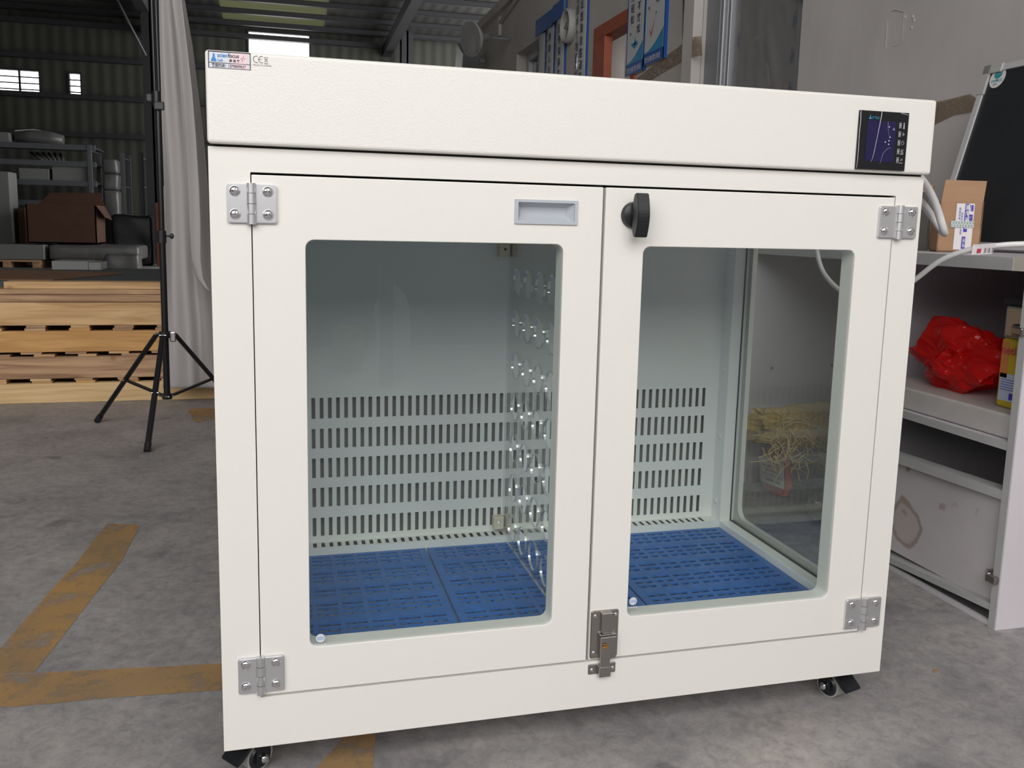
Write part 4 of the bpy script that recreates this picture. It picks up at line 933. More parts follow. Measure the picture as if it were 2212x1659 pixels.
# pallets with bales
for (u0, u1, lab) in ((-60, 86, 'dark pallet under the white foam block, far left'), (118, 196, 'dark pallet under the wrapped bale in the far storage area')):
    xa_, xb_ = on(u0, 560, 1, 15.3).x, on(u1, 560, 1, 15.3).x; pr_ = thing('storage_pallet', lab, 'pallet', (xa_, 15.3, 0))
    MB().box((xa_, 15.3, .12), (xb_, 16.35, .15)).build('deck', 'wood_old', pr_)
    for q in (0, .5, 1): 
        xx = xa_ + (xb_ - xa_ - .12) * q; MB().box((xx, 15.3, 0), (xx + .12, 16.35, .12), .005).build('block', 'wood_old', pr_)
def bale(name, lab, u0, v0, u1, v1, Y, dep, m, amp=.05, zb0=None):
    x0, x1, z0, z1 = pb_(u0, v0, u1, v1, Y)
    if zb0 is not None: z0 = zb0
    b = MB(); b.box((x0, Y, z0), (x1, Y + dep, z1), .05, 3)
    bmesh.ops.subdivide_edges(b.bm, edges=[e for e in b.bm.edges if e.calc_length() > .2], cuts=7, use_grid_fill=True)
    for v in b.bm.verts:
        n = noise.noise_vector(v.co * 3.1) * amp; n.z = n.z if v.co.z > z0 + .05 else max(0, n.z) * 0; v.co += n
    for f in b.bm.faces: f.smooth = True
    return tag(b.build(name, m), lab, 'bale')
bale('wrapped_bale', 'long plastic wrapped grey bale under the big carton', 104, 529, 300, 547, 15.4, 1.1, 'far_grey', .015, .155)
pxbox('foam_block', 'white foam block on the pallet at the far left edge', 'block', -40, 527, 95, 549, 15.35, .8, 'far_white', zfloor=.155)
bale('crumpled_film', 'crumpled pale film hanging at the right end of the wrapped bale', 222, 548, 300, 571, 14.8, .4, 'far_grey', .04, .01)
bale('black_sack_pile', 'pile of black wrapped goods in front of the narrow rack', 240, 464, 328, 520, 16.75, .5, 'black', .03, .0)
b = MB(); x0, x1, z0, z1 = pb_(334, 438, 350, 575, 16.6); b.box((x0, 16.6, 0), (x1, 16.85, z1), .01)
tag(b.build('rusty_post', 'rust'), 'short rusty red steel post at the foot of the dark column', 'post')
xs_ = (on(206, 340, 1, YR).x + .08, on(250, 340, 1, YR).x)
zz_ = 0.0
for w_, zt0, dz in (('lowest', 0.0, on(230, 410, 1, YR).z), ('middle', 0.004, on(230, 374, 1, YR).z), ('topmost', 0.004, on(230, 342, 1, YR).z)):
    z0 = zz_ + zt0; b = MB(); b.box((xs_[0], YR + .15, z0), (xs_[1], YR + .5, dz), .05, 3)
    bmesh.ops.subdivide_edges(b.bm, edges=[e for e in b.bm.edges if e.calc_length() > .2], cuts=5, use_grid_fill=True)
    for v in b.bm.verts: n = noise.noise_vector(v.co * 4) * .02; v.co += Vector((n.x, n.y, 0))
    for f in b.bm.faces: f.smooth = True
    tag(b.build('wrapped_bundle', 'far_grey'), w_ + ' of the three pale wrapped bundles stacked between the racks', 'bundle'); zz_ = dz

# ================================================================ DESK
X0, X1, DY0, DY1, TZ = 1.695, 2.42, .2306, 1.46, .861
dk = thing('white_desk', 'white laminate desk with open compartments right of the cabinet', 'desk', (X0, .8, 0))
MB().box((X0 - .004, .262, .8315), (X1, DY1 + .02, TZ), .001).build('desktop', 'board_white', dk)
part_label(MB().box((X0 - .007, .285, .8315), (X0 - .004, DY1 + .02, TZ)).build('desktop_edge', 'board_edge', dk), 'grey edge strip')
part_label(MB().box((X0 - .006, .2306, .8315), (X1, .285, TZ + .0005)).build('corner_strip', 'cream_edge', dk), 'cream end strip')
def panel_y(y0, y1, z0=0, z1=.8315, name='end_panel'):
    p = MB().box((X0, y0, z0), (X1, y1, z1)).build(name, 'board_white', dk)
    return p
nearp = panel_y(DY0, DY0 + .022); MB().box((X0 - .002, DY0 + .0015, 0), (X0, DY0 + .0215, .8315)).build('edge_strip', 'board_edge', nearp)
farp = panel_y(DY1 - .02, DY1); MB().box((X0 - .002, DY1 - .02, 0), (X0, DY1, .8315)).build('edge_strip', 'board_edge', farp)
div = panel_y(.86, .88, name='divider')
MB().box((X1 - .015, DY0, .05), (X1, DY1, .8315)).build('back_board', 'board_white', dk)
MB().box((X0 + .002, .2526, .424), (X1 - .015, .86, .4435)).build('shelf', 'board_white', dk)
MB().box((X0, .2526, .424), (X0 + .002, .86, .4435)).build('shelf_edge', 'board_edge', dk)
b = MB(); b.box((X0, .2526, .308), (X0 + .040, .86, .330), rot=ROT(-1.6, 'X'), piv=(X0, .25, .32)); b.build('rail', 'board_edge', dk)
b = MB(); b.box((X0, .2526, .040), (X1 - .015, .86, .056), rot=ROT(-3.4, 'X'), piv=(X0, .25, .05)); b.build('bottom_shelf', 'board_edge', dk)
MB().box((X0 + .022, .2526, .046), (X0 + .034, .86, .306)).build('stained_panel', 'stained', dk)
MB().box((X0 + .003, DY0 + .0225, 0), (X0 + .012, .86, .012)).build('plinth', 'board_white', dk)
b = MB()
for p in (on(1667, 795, 1, DY1 - .021), on(1797, 790, 1, DY1 - .021)): b.cyl((p.x, DY1 - .023, p.z), (p.x, DY1 - .02, p.z), .006, seg=14)
b.build('dowel_hole', 'ink_grey', dk)
for z in (.6975, .1176):
    b = MB(); b.box((X0 + .012, .2526, z - .042), (X0 + .034, .258, z + .042), .002); b.box((X0 + .0, .250, z - .012), (X0 + .034, .272, z + .012), .003)
    hh = b.build('cup_hinge', 'bolt', dk); MB().cyl((X0 + .035, .255, z), (X0 + .002, .275, z), .018, .015, seg=24).build('hinge_cup', 'bolt', hh)
    MB().box((X0 - .016, .2330, z - .007), (X0 + .01, .262, z + .010), .003).build('hinge_arm', 'bolt', hh)
b = MB(); b.box((X0 + .05, .262, .800), (X0 + .09, .31, .8315), .003); b.build('bracket', 'black', dk)

# on the shelf
b = MB(); b.box((X0 + .018, .275, .4445), (X1 - .08, .80, .502), .006, 3)
pk = tag(b.build('wrapped_board_pack', 'pack'), 'white wrapped slab of boards on the upper shelf of the desk', 'package')
# red plastic bag
def crumple(name, c, sc, m, seed, amp=.28, sub=5, flat=None, ears=None, freqs=(1.7, 3.6, 7.5)):
    t = bmesh.new(); bmesh.ops.create_icosphere(t, subdivisions=sub, radius=1)
    for v in t.verts:
        d = v.co.normalized(); n = 0
        for k, f in enumerate(freqs):
            n += (1 - 2 * abs(noise.noise(d * f + Vector((seed, k * 3.1, 0))))) * (.42 ** k)
        r = 1 + amp * (n - .9)
        if ears:
            for e, h, wdt in ears:
                q = d.dot(Vector(e).normalized())
                if q > wdt: r += h * ((q - wdt) / (1 - wdt)) ** 1.2
        v.co = d * r
    for v in t.verts:
        v.co = Vector((v.co.x * sc[0], v.co.y * sc[1], v.co.z * sc[2])) + Vector(c)
        if flat is not None and v.co.z < flat: v.co.z = flat
    b = MB(); b._add(t); return b
b = crumple('bag', (1.845, .59, .578), (.085, .135, .084), 'red_plastic', 2.3, .34, 6, .5025, [((-.2, .25, 1), .26, .80), ((-.2, .75, .75), .12, .85), ((-.3, -1, -.1), .25, .75)], (1.05, 2.3, 4.4))
tag(b.build('red_plastic_bag', 'red_plastic'), 'crumpled red plastic bag on the wrapped boards in the desk', 'bag')
# tin can
can = thing('solvent_tin', 'tall rectangular yellow tin with silver top standing in the desk', 'can', (1.80, .32, .5025))
cx0, cx1, cy0, cy1 = 1.765, 1.845, .285, .375
MB().box((cx0, cy0, .5025), (cx1, cy1, .668), .008, 3).build('tin_body', 'tin_yellow', can)
b = MB(); b.box((cx0 + .001, cy0 + .001, .668), (cx1 - .001, cy1 - .001, .748), .008, 3); part_label(b.build('tin_top', 'tin_silver', can), 'bare silver top')
MB().box((cx0 - .003, cy0 - .003, .748), (cx1 + .003, cy1 + .003, .764), .003).build('lid', 'black', can)
xx = cx0 - .0006
MB().box((xx, cy1 - .028, .575), (cx0 + .001, cy1 - .006, .662)).build('orange_panel', 'tin_orange', can)
MB().box((xx, cy0 + .010, .520), (cx0 + .001, cy1 - .008, .585)).build('blue_panel', 'tin_blue', can)
b = MB(); b.text('neti', .028, wall_text(xx - .0006, cy1 - .006, .632), bold=.0006); b.build('red_lettering', 'ink_red', can)
b = MB()
for k in range(5): b.box((xx - .0004, cy0 + .016, .570 - .006 * k), (xx, cy1 - .012, .5715 - .006 * k))
b.box((xx - .0004, cy0 + .03, .524), (xx, cy0 + .05, .540)); b.build('small_print', 'ink_violet', can)

# on the desk: cartons, blackboard, cords
def carton(name, lab, p_l, p_r, dep, z0, z1, flap_h, m='cardboard'):
    """front face between floor points p_l (left) and p_r (right) as seen from the cabinet"""
    a, c = Vector((*p_l, z0)), Vector((*p_r, z0)); ex = (c - a).normalized(); ey = Vector((0, 0, 1)).cross(ex); w_ = (c - a).length
    root = thing(name, lab, 'box', a)
    F = lambda s, d, z: a + ex * s + ey * d + Vector((0, 0, z - z0))
    def pl(pts, th): return MB().poly([F(*p) for p in pts], th)
    t_ = .004; b = MB()
    for pts, th in ((((0, 0, z0), (w_, 0, z0), (w_, 0, z1), (0, 0, z1)), ey * t_), (((0, dep, z0), (w_, dep, z0), (w_, dep, z1), (0, dep, z1)), -ey * t_), (((0, 0, z0), (0, dep, z0), (0, dep, z1), (0, 0, z1)), ex * t_), (((w_, 0, z0), (w_, dep, z0), (w_, dep, z1), (w_, 0, z1)), -ex * t_), (((0, 0, z0), (w_, 0, z0), (w_, dep, z0), (0, dep, z0)), Vector((0, 0, t_)))):
        q = pl(pts, th); me = bpy.data.meshes.new('x'); q.bm.to_mesh(me); q.bm.free(); b.bm.from_mesh(me); bpy.data.meshes.remove(me)
    b.build('carton_body', m, root)
    if flap_h:
        pl(((.002, .0, z1), (w_ - .002, .0, z1), (w_ + .008, .026, z1 + flap_h), (.014, .030, z1 + flap_h + .003)), ey * .003).build('front_flap', m, root)
        pl(((w_, .01, z1), (w_, dep, z1), (w_ - .03, dep, z1 - .05), (w_ - .03, .01, z1 - .05)), ex * .003).build('side_flap', 'cardboard_in', root)
    return root, F, ex, ey, w_
ctn, F, ex, ey, w_ = carton('open_carton', 'small brown open carton with a printed white label on the desk', (1.882, .759), (1.979, .705), .10, TZ + .001, 1.0008, .058)
S_ = w_ / .235
def fp(s, z, d=-.0012): return F(s * S_, d, z)
def qd(b, s0, s1, z0, z1, d): b.poly([fp(s0, z0, d), fp(s1, z0, d), fp(s1, z1, d), fp(s0, z1, d)]); return b
lb = qd(MB(), .090, .186, TZ + .008, .996, -.0012).build('shipping_label', 'foam_paper', ctn)
basis = Matrix((( ex.x, 0, -ey.x, 0), (ex.y, 0, -ey.y, 0), (0, 1, 0, 0), (0, 0, 0, 1)))
def ft(s, z, d, rot=0): return Matrix.Translation(fp(s, z, d)) @ basis @ ROT(rot, 'Z')
b = MB(); qd(b, .136, .156, .918, .9955, -.0020); qd(b, .132, .152, .872, .905, -.0020)
b.text('惠 顾', .022 * S_, ft(.162, .994, -.002, -90), sx=.95 / S_, bold=.0003); b.text('轻拿轻放 小心易碎', .012 * S_, ft(.118, .972, -.002, -90), sx=.62 / S_); b.text('感谢支持', .012 * S_, ft(.105, .985, -.002, -90), sx=.7 / S_)
b.build('violet_print', 'ink_violet', lb)
b = MB(); b.text('签收须知', .018 * S_, ft(.141, .994, -.003, -90), sx=.95 / S_, bold=.0002); b.text('速递', .016 * S_, ft(.137, .902, -.003, -90), sx=.85 / S_); b.build('white_print', 'white_print', lb)
b = MB(); qd(b, .066, .190, .930, .948, -.0034); tp = b.build('patterned_tape', mat('pale_green_tape', (.52, .60, .58), .35), ctn)
b = MB()
for k in range(16): b.poly([fp(.070 + .0075 * k, .933 + .008 * (k % 2), -.0038), fp(.074 + .0075 * k, .933 + .008 * (k % 2), -.0038), fp(.072 + .0075 * k, .9385 + .008 * (k % 2), -.0038)])
b.build('tape_print', 'ink', tp)
carton('brown_carton', 'brown carton mostly hidden behind the open labelled carton', (2.11, 1.32), (2.06, 1.145), .10, TZ + .001, 1.068, 0)
tag(MB().box((1.955, .90, TZ), (1.968, 1.03, 1.035), .002, rot=ROT(5, 'Z')).build('grey_sheet', mat('grey_plastic_sheet', (.17, .165, .15), .4)), 'dull grey plastic sheet propped left of the open carton', 'sheet')
# blackboard leaning on the wall
bb = thing('blackboard', 'black writing board with pale metal frame leaning on the wall', 'board', (2.17, .9, TZ))
bot, top_ = Vector((2.150, 0, TZ + .008)), Vector((2.305, 0, 1.442)); up = (top_ - bot); Lh = up.length; up.normalize(); nrm = Vector((-up.z, 0, up.x))
Yl, Yr = 1.104, .02
def bp(y, h, d=0): return bot + up * h + nrm * d + Vector((0, y, 0))
def bslab(y0, y1, h0, h1, d0, d1, b=None):
    b = b or MB(); b.poly([bp(y0, h0, d0), bp(y1, h0, d0), bp(y1, h1, d0), bp(y0, h1, d0)], nrm * (d1 - d0)); return b
bslab(Yl - .01, Yr + .01, .01, Lh - .01, -.012, 0).build('writing_surface', 'slate', bb)
fr = bslab(Yl, Yl - .02, 0, Lh, -.014, .006); bslab(Yl, Yr, Lh - .02, Lh, -.014, .006, fr); bslab(Yr, Yr + .02, 0, Lh, -.014, .006, fr); bslab(Yl, Yr, 0, .02, -.014, .006, fr)
fr.build('frame', mat('pale_aluminium_frame', (.72, .71, .72), .35, .3), bb)
b = bslab(Yl + .004, Yl - .07, Lh - .024, Lh + .004, -.015, .009); bslab(Yl + .004, Yl - .024, Lh - .09, Lh + .004, -.015, .009, b); b.build('corner_cap', mat('clear_grey_corner', (.45, .44, .43), .25), bb)
def disc(cy, ch, ry, rh, d, n=28, a0=0, a1=360):
    return [bp(cy + ry * math.cos(R(a0 + (a1 - a0) * k / n)), ch + rh * math.sin(R(a0 + (a1 - a0) * k / n)), d) for k in range(n + (0 if a1 - a0 == 360 else 1))]
cs = on(2142, 163, 0, 2.295)
sy, sh = cs.y - .028, (cs.z - bot.z) / up.z - .012
s1 = MB().poly(disc(sy, sh, .031, .033, .0010)).build('round_sticker', 'foam_paper', bb)
b = MB(); b.poly(disc(sy, sh + .012, .016, .015, .0016, 20, 180, 360)); b.poly(disc(sy, sh + .0135, .016, .011, .0016, 20, 0, 180))
T_ = Matrix.Translation(bp(sy + .023, sh - .013, .0016)) @ Matrix(((0, up.x, nrm.x, 0), (-1, 0, 0, 0), (0, up.z, nrm.z, 0), (0, 0, 0, 1)))
b.text('DAIMUC', .012, T_, bold=.0003); b.text('易擦', .008, Matrix.Translation(up * -.011 + Vector((0, -.012, 0))) @ T_); b.build('sticker_print', 'teal', s1)
b = MB(); b.box((X0 + .35, .30, TZ), (X0 + .42, .44, TZ + .02), .003); tag(b.build('small_clear_box', mat('smoked_clear_plastic', (.06, .06, .06), .2)), 'small smoky plastic piece lying at the foot of the blackboard', 'box')

def smooth_path(pts, n=10):
    pts = [Vector(p) for p in pts]; out = []
    for i in range(len(pts) - 1):
        p0, p1, p2, p3 = pts[max(i - 1, 0)], pts[i], pts[i + 1], pts[min(i + 2, len(pts) - 1)]
        for k in range(n):
            t = k / n; out.append(.5 * ((2 * p1) + (-p0 + p2) * t + (2 * p0 - 5 * p1 + 4 * p2 - p3) * t * t + (-p0 + 3 * p1 - 3 * p2 + p3) * t ** 3))
    out.append(pts[-1]); return out
# hose loop at the cabinet's upper right side
hx = lambda u, v, x: on(u, v, 0, x)
pts = [hx(1975, 372, 1.2125), hx(1988, 384, 1.235), hx(2003, 405, 1.265), hx(2017, 432, 1.29), hx(2028, 462, 1.31), hx(2035, 485, 1.32), hx(2039, 499, 1.33), hx(2040.5, 504, 1.345), hx(2036, 499, 1.365), hx(2024, 483, 1.36), hx(2010, 463, 1.34), hx(1996, 444, 1.30), hx(1982, 428, 1.26), hx(1970, 416, 1.2135)]
pth = smooth_path(pts)
tag(MB().tube(pth, .0072, 14).build('cable_loop', 'cable'), 'thick white cable bent in a loop at the cabinet\'s upper right edge', 'cable')
pts = [hx(1762, 500, 1.36), hx(1765, 545, 1.37), hx(1781, 592, 1.38), hx(1822, 632, 1.39), hx(1880, 650, 1.40), hx(1930, 640, 1.42), hx(1978, 603, 1.44), hx(2035, 561, 1.46), hx(2100, 538, 1.49), hx(2160, 530, 1.52), hx(2214, 527, 1.56), hx(2300, 527, 1.62), hx(2420, 560, 1.68)]
pc = thing('power_cord', 'white power cord with a hanging paper tag, sweeping past the desk edge', 'cord', pts[0])
MB().tube(smooth_path(pts), .0058, 12).build('cord', 'cable', pc)
a = hx(2103, 528, 1.485); c_ = hx(2152, 526, 1.51); e_ = hx(2143, 549, 1.51); g_ = hx(2099, 550, 1.485)
tg = MB().poly([a, c_, e_, g_], (-.0012, 0, 0)).build('paper_tag', 'foam_paper', pc)
dv = (c_ - a) / (c_ - a).length; dn = (g_ - a)
b = MB(); b.poly([a + dv * .010 + dn * .45 - Vector((.002, 0, 0)), a + dv * .018 + dn * .45 - Vector((.002, 0, 0)), a + dv * .018 + dn * .85 - Vector((.002, 0, 0)), a + dv * .010 + dn * .85 - Vector((.002, 0, 0))]); b.build('red_print', 'ink_red', tg)
b = MB()
for k in range(3): b.poly([a + dv * (.024 + .007 * k) + dn * .4 - Vector((.002, 0, 0)), a + dv * (.027 + .007 * k) + dn * .4 - Vector((.002, 0, 0)), a + dv * (.027 + .007 * k) + dn * .85 - Vector((.002, 0, 0)), a + dv * (.024 + .007 * k) + dn * .85 - Vector((.002, 0, 0))])
b.build('grey_print', 'ink_grey', tg)

# under the desk: straw filled yellow sack, red wrapper with label, clear film
def lump(c, sc, seed, amp, flat): return crumple('x', c, sc, None, seed, amp, 5, flat)
sack = thing('yellow_sack', 'torn yellow sack spilling plastic straw under the desk', 'sack', (1.95, 1.2, 0))
b = lump((1.85, 1.26, .255), (.25, .10, .07), 4.1, .32, .02); b.build('sack_top', 'yellow_sack', sack)
b = lump((1.86, 1.03, .17), (.05, .05, .16), 5.6, .3, .003); b.build('sack_side', 'yellow_sack', sack)
rs = random.Random(5); b = MB()
for k in range(260):
    p = Vector((rs.uniform(1.64, 2.05), rs.uniform(1.12, 1.20), rs.uniform(.14, .31))); d = Vector((rs.uniform(-1, 1), rs.uniform(-.6, .6), rs.uniform(-.9, .5))).normalized() * rs.uniform(.03, .09)
    kx = Vector((rs.uniform(-.02, .02), rs.uniform(-.02, .02), rs.uniform(-.02, .02))); b.tube([p, p + d * .5 + kx, p + d], .0016, 4)
so = b.build('straw', 'straw', sack); so['kind'] = 'stuff'
rw = thing('red_wrapper', 'red wrapper with a printed white paper under the desk', 'wrapper', (1.78, 1.2, 0))
wr = [on(1655, 975, 0, 1.775), on(1668, 962, 0, 1.775), on(1695, 995, 0, 1.78), on(1700, 1050, 0, 1.76), on(1690, 1072, 0, 1.75), on(1645, 1060, 0, 1.76), on(1650, 1010, 0, 1.79)]
MB().poly(wr, (.02, 0, 0)).build('wrapper_sheet', 'red_sheet', rw)
a, c_, e_, g_ = on(1640, 985, 0, 1.755), on(1694, 1003, 0, 1.745), on(1693, 1057, 0, 1.735), on(1643, 1038, 0, 1.74)
pl_ = MB().poly([a, c_, e_, g_], (-.0015, 0, 0)).build('printed_paper', 'foam_paper', rw)
b = MB()
for q0, q1, w0, w1 in ((.35, .9, .04, .12), (.15, .5, .25, .29), (.2, .85, .42, .45), (.1, .95, .6, .62), (.3, .9, .78, .86)):
    f = lambda s, t: (a * (1 - s) + c_ * s) * (1 - t) + (g_ * (1 - s) + e_ * s) * t - Vector((.003, 0, 0))
    b.poly([f(q0, w0), f(q1, w0), f(q1, w1), f(q0, w1)])
b.build('print', 'ink_grey', pl_)
b = crumple('x', (1.755, .985, .045), (.055, .065, .05), None, 8.8, .35, 4, .003)
tag(b.build('clear_plastic_film', 'clear_film'), 'crumpled clear plastic film on the floor under the desk', 'plastic film')

# ================================================================ RIGHT WALL THINGS
wp = lambda u, v, dx=0.0: on(u, v, 0, XR - dx)
def wpanel(b, y0, y1, z0, z1, d0, d1): return b.box((XR - d1, min(y0, y1), z0), (XR - d0, max(y0, y1), z1), .001)
# safety posters
def poster(yl, yr, z0, z1, lab, lines, logo, name='safety_poster', thick=.02):
    r = thing(name, lab, 'poster', (XR, (yl + yr) / 2, z0)); D = thick; hw = abs(yl - yr)
    wpanel(MB(), yl, yr, z0, z1, 0, D).build('board', 'poster', r)
    b = MB(); X = XR - D - .0008
    b.box((X, yr - .0015, z0), (XR, yr + .014, z1)); b.box((X, yl - .012, z0), (XR - D, yl, z1)); b.box((X, yr, z0), (XR - D, yl, z0 + .07)); b.build('blue_border', 'poster_blue', r)
    b = MB(); n = 14
    pts = [(X - .0004, yr + .02, z0 + .07)] + [(X - .0004, yr + .02 + (hw - .03) * k / n, z0 + .07 + .12 * (1 - (k / n)) ** 1.8 + .005) for k in range(n + 1)] + [(X - .0004, yl - .012, z0 + .07)]
    b.poly(pts); b.build('wave', 'poster_light', r)
    b = MB()
    for (yy, zz, s, txt) in lines:
        for k, ch in enumerate(txt): b.text(ch, s, wall_text(X - .0012, yy, zz - k * s * 1.17), bold=.001)
    b.build('lettering', 'ink', r)
    b = MB(); b.text('安全运输·警示用语', .042, wall_text(X - .0016, yl - .02, z0 + .015), sx=.72); b.build('footer_lettering', 'white_print', r)
    if logo == 'tick':
        b = MB(); c = Vector((X - .001, (yl + yr) / 2 + .04, z0 + .20)); b.poly([c + Vector((0, .04, .02)), c + Vector((0, .01, -.04)), c + Vector((0, -.05, .08)), c + Vector((0, .01, -.01))]); b.build('tick', 'ink_red', r)
    if logo == 'bird':
        b = MB(); c = Vector((X - .001, (yl + yr) / 2 + .01, z0 + .18)); b.poly([c + Vector((0, .07, .02)), c + Vector((0, .0, -.02)), c + Vector((0, -.05, .0)), c + Vector((0, -.04, .03)), c + Vector((0, -.01, .02))]); b.poly([c + Vector((0, .01, .0)), c + Vector((0, -.02, .01)), c + Vector((0, -.01, .07))]); b.build('figure', 'poster_light', r)
    return r
poster(4.556, 4.252, 1.945, 3.0, 'left one of two joined blue and white safety posters by the red door frame', ((4.50, 2.425, .062, '方轻松。'), (4.385, 2.42, .062, '再不放松，')), 'bird')
poster(4.250, 3.930, 1.965, 3.0, 'right one of two joined blue and white safety posters by the red door frame', ((4.20, 2.38, .060, '败。'), (4.085, 2.33, .060, '切，')), 'tick')
# narrow glossy signs
def sign(yl, yr, z1, lab, cols, blue):
    r = thing('hanging_sign', lab, 'sign', (XR, yl, 1.5), 'narrow glossy rule signs on the far wall')
    # slightly bowed glossy sheet
    t = bmesh.new(); n = 10; A = []; B = []
    for k in range(n + 1):
        a = k / n; x = XR - .012 - .022 * math.sin(math.pi * a); y = yl + (yr - yl) * a; A.append(t.verts.new((x, y, 1.5))); B.append(t.verts.new((x, y, z1)))
    for k in range(n):
        f = t.faces.new((A[k], A[k + 1], B[k + 1], B[k])); f.smooth = True
    b = MB(); b._add(t); o = b.build('sheet', 'poster_gloss', r); o.modifiers.new('t', 'SOLIDIFY').thickness = .004
    b = MB(); b.box((XR - .016, yr - .004, 1.5), (XR - .004, yr + .012, z1))
    if blue: b.box((XR - .040, yr, z1 - .14), (XR - .034, yl, z1))
    b.build('blue_edge', 'poster_blue', r)
    b = MB()
    for q, (zz, txt) in enumerate(cols):
        for k, ch in enumerate(txt): b.text(ch, .075, wall_text(XR - .038, yl - .05 - q * (abs(yl - yr) * .42), zz - k * .092), bold=.001, sx=.9)
    b.build('lettering', 'ink', r)
sign(5.68, 5.415, 3.05, 'single tall rule sign nearest the red door frame, right of the fan', ((2.86, '后面落后半个地面口。'), (2.70, '作业后清洁整理回')), False)
sign(6.79, 6.535, 2.775, 'rule sign overlapping the far window, first of the blue topped row', ((2.50, '保持清洁'),), True)
sign(6.53, 6.27, 2.775, 'middle rule sign of the blue topped row', ((2.58, '遵守制度，'), (2.52, '提高认识。')), True)
sign(6.265, 5.97, 2.790, 'rule sign of the blue topped row beside the round fan', ((2.60, '专业指挥，工作'), (2.54, '遵守指挥生一多二')), True)
# round fan
fc = Vector((XR - .10, 5.80, 2.54)); fan = thing('exhaust_fan', 'round grey wall fan between the narrow signs', 'fan', (XR, 5.80, 2.54))
b = MB(); b.lathe([(.135, -.0), (.138, -.03), (.132, -.06), (.122, -.068), (.110, -.06), (.105, -.02), (.0001, -.01), (.0001, 0)], (XR, 5.835, 2.54), 'X', 36); b.build('housing', 'fan_grey', fan)
b = MB(); b.cyl((XR - .012, 5.835, 2.54), (XR - .05, 5.835, 2.54), .03)
for k in range(6):
    a = R(60 * k); b.poly([(XR - .03, 5.835 + .02 * math.cos(a), 2.54 + .02 * math.sin(a)), (XR - .04, 5.835 + .105 * math.cos(a), 2.54 + .105 * math.sin(a)), (XR - .025, 5.835 + .105 * math.cos(a + .5), 2.54 + .105 * math.sin(a + .5))], (.002, 0, 0))
b.build('blades', 'alu_grey', fan)
# lamps near the far end
def dish(name, lab, c, d, r, m):
    d = Vector(d).normalized(); q = d.to_track_quat('Z', 'Y').to_matrix().to_4x4(); L = thing(name, lab, 'lamp', c)
    b = MB(); b.lathe([(r, 0), (r * .95, -.03), (r * .7, -r * .45), (r * .3, -r * .75), (r * .28, -r * .74), (r * .65, -r * .42), (r * .92, -.03), (r * .985, 0)], (0, 0, 0), 'Z', 36)
    bmesh.ops.transform(b.bm, matrix=Matrix.Translation(c) @ q, verts=b.bm.verts); b.build('reflector', m, L)
    b = MB(); b.cyl((0, 0, -r * .7), (0, 0, -r * 1.25), r * .28, r * .22); bmesh.ops.transform(b.bm, matrix=Matrix.Translation(c) @ q, verts=b.bm.verts); b.build('lamp_housing', 'alu_grey', L)
    b = MB(); b.tube([Vector(c) - d * r * 1.2, (XR - .02, c[1] - .02, c[2] + .02)], .015, 8); b.build('arm', 'alu_grey', L)
lc = on(1016, 84, 0, 2.02)
dish('work_lamp', 'round metal reflector lamp on the far end of the right wall', lc, (-.90, -.38, -.22), .175, mat('pale_reflector', (.62, .62, .60), .35))
b = MB(); p = on(1010, 130, 0, 2.25); b.box((p.x - .1, p.y - .22, p.z - .16), (p.x + .1, p.y + .22, p.z + .14), .02, rot=ROT(25, 'X')); b.box((p.x, p.y - .02, p.z - .02), (XR, p.y + .02, p.z + .02)); tag(b.build('flood_light', 'alu_grey'), 'dark square flood light below the round reflector lamp', 'lamp')
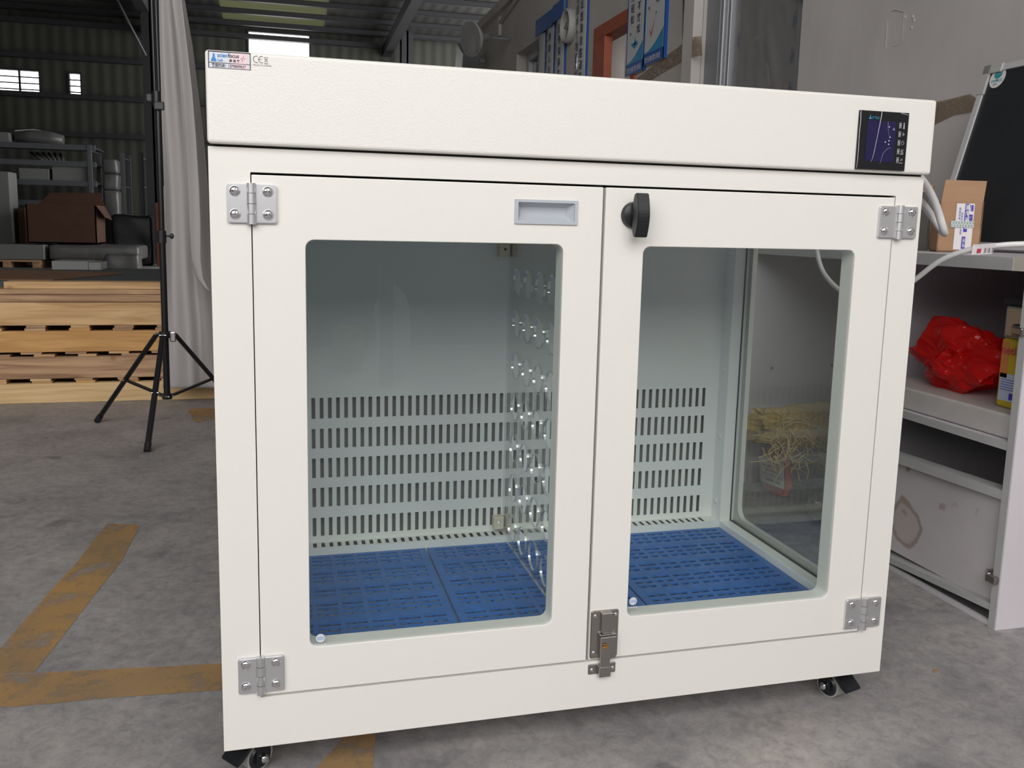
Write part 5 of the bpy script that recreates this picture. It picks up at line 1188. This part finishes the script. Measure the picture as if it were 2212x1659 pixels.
# conduits, cable, tapes
b = MB(); a = wp(1112, 0, .03); c_ = wp(1076, 53, .03); b.tube([(XR - .02, a.y - .8, a.z + .05), (XR - .02, a.y, a.z), (XR - .02, c_.y, c_.z)], .022, 8); b.tube([(XR - .02, 8.25, 3.12), (XR - .02, 8.25, 2.93)], .024, 8)
tag(b.build('conduit', 'plaster_far'), 'pale conduit pipe along the top of the far right wall', 'pipe')
b = MB(); pts = [wp(1477, -40, .03), wp(1477, 40, .03), wp(1476, 80, .03), wp(1478, 120, .03), wp(1475, 145, .03), wp(1477, 165, .03), wp(1486, 182, .03), wp(1500, 200, .03)]
b.tube(smooth_path(pts), .006, 8); b.tube([wp(1476, 128, .03), wp(1475.5, 150, .03)], .012, 8)
tag(b.build('hanging_wire', 'black'), 'thin black wire hanging on the wall between posters and pilaster', 'wire')
def tape(px, lab, off=.004):
    pts = [wp(u, v, off) for u, v in px]; return tag(MB().poly(pts, (-.001, 0, 0)).build('packing_tape', 'tape'), lab, 'tape')
tape([(1372, 172), (1400, 150), (1497, 78), (1497, 120), (1440, 152), (1400, 176)], 'brown packing tape slanting under the safety posters')
tape([(1496, 80), (1515, 78), (1517, 120), (1494, 124)], 'tape end stuck across the pale pilaster', .0635)
tape([(2015, 222), (2060, 212), (2095, 203), (2110, 212), (2105, 240), (2060, 248), (2015, 270)], 'wrinkled brown tape on the wall between cabinet and blackboard')
# scratches on the plaster
b = MB(); pts = [wp(1926, 25, .002), wp(1932, 21, .002), wp(1952, 25, .002)]; b.tube(pts, .0012, 4); b.tube([wp(1917, 46, .002), wp(1913, 105, .002)], .0010, 4); b.tube([wp(1953, 28, .002), wp(1949, 92, .002), wp(1930, 100, .002)], .0010, 4)
for u, v in ((1955, 37), (1972, 36), (1969, 60), (1974, 44)): b.sphere(wp(u, v, .001), .006, (.3, 1, 1), 8)
tag(b.build('wall_scratches', mat('chipped_plaster', (.55, .53, .5), .9)), 'small scratches and chips in the grey plaster wall above the cabinet', 'scratches')

# ================================================================ BEHIND THE CAMERA (seen mirrored in the panes)
pil = MB().box((.63, -3.56, 0), (.702, -3.49, 5.9), .004); struct(pil.build('column', 'wall_dark'))
yb_ = thing('yellow_bin', 'yellow plastic bin standing near the pillar behind the camera', 'bin', (.52, -4.1, 0))
b = MB(); b.lathe([(.085, 0), (.10, .28), (.108, .29), (.095, .29), (.08, .02), (.0001, .02)], (.50, -4.1, .001), 'Z', 28); b.build('bin_body', 'bin_yellow', yb_)
b = MB(); b.lathe([(.11, .29), (.11, .31), (.07, .32), (.0001, .32)], (.50, -4.1, .001), 'Z', 28); b.build('lid', 'black', yb_)
b = crumple('x', (.74, -3.86, .27), (.10, .09, .27), None, 3.3, .3, 4, .004); tag(b.build('wrapped_bundle', 'wrap_white'), 'tall white plastic wrapped bundle behind the pillar', 'bundle')

bpy.context.view_layer.update()
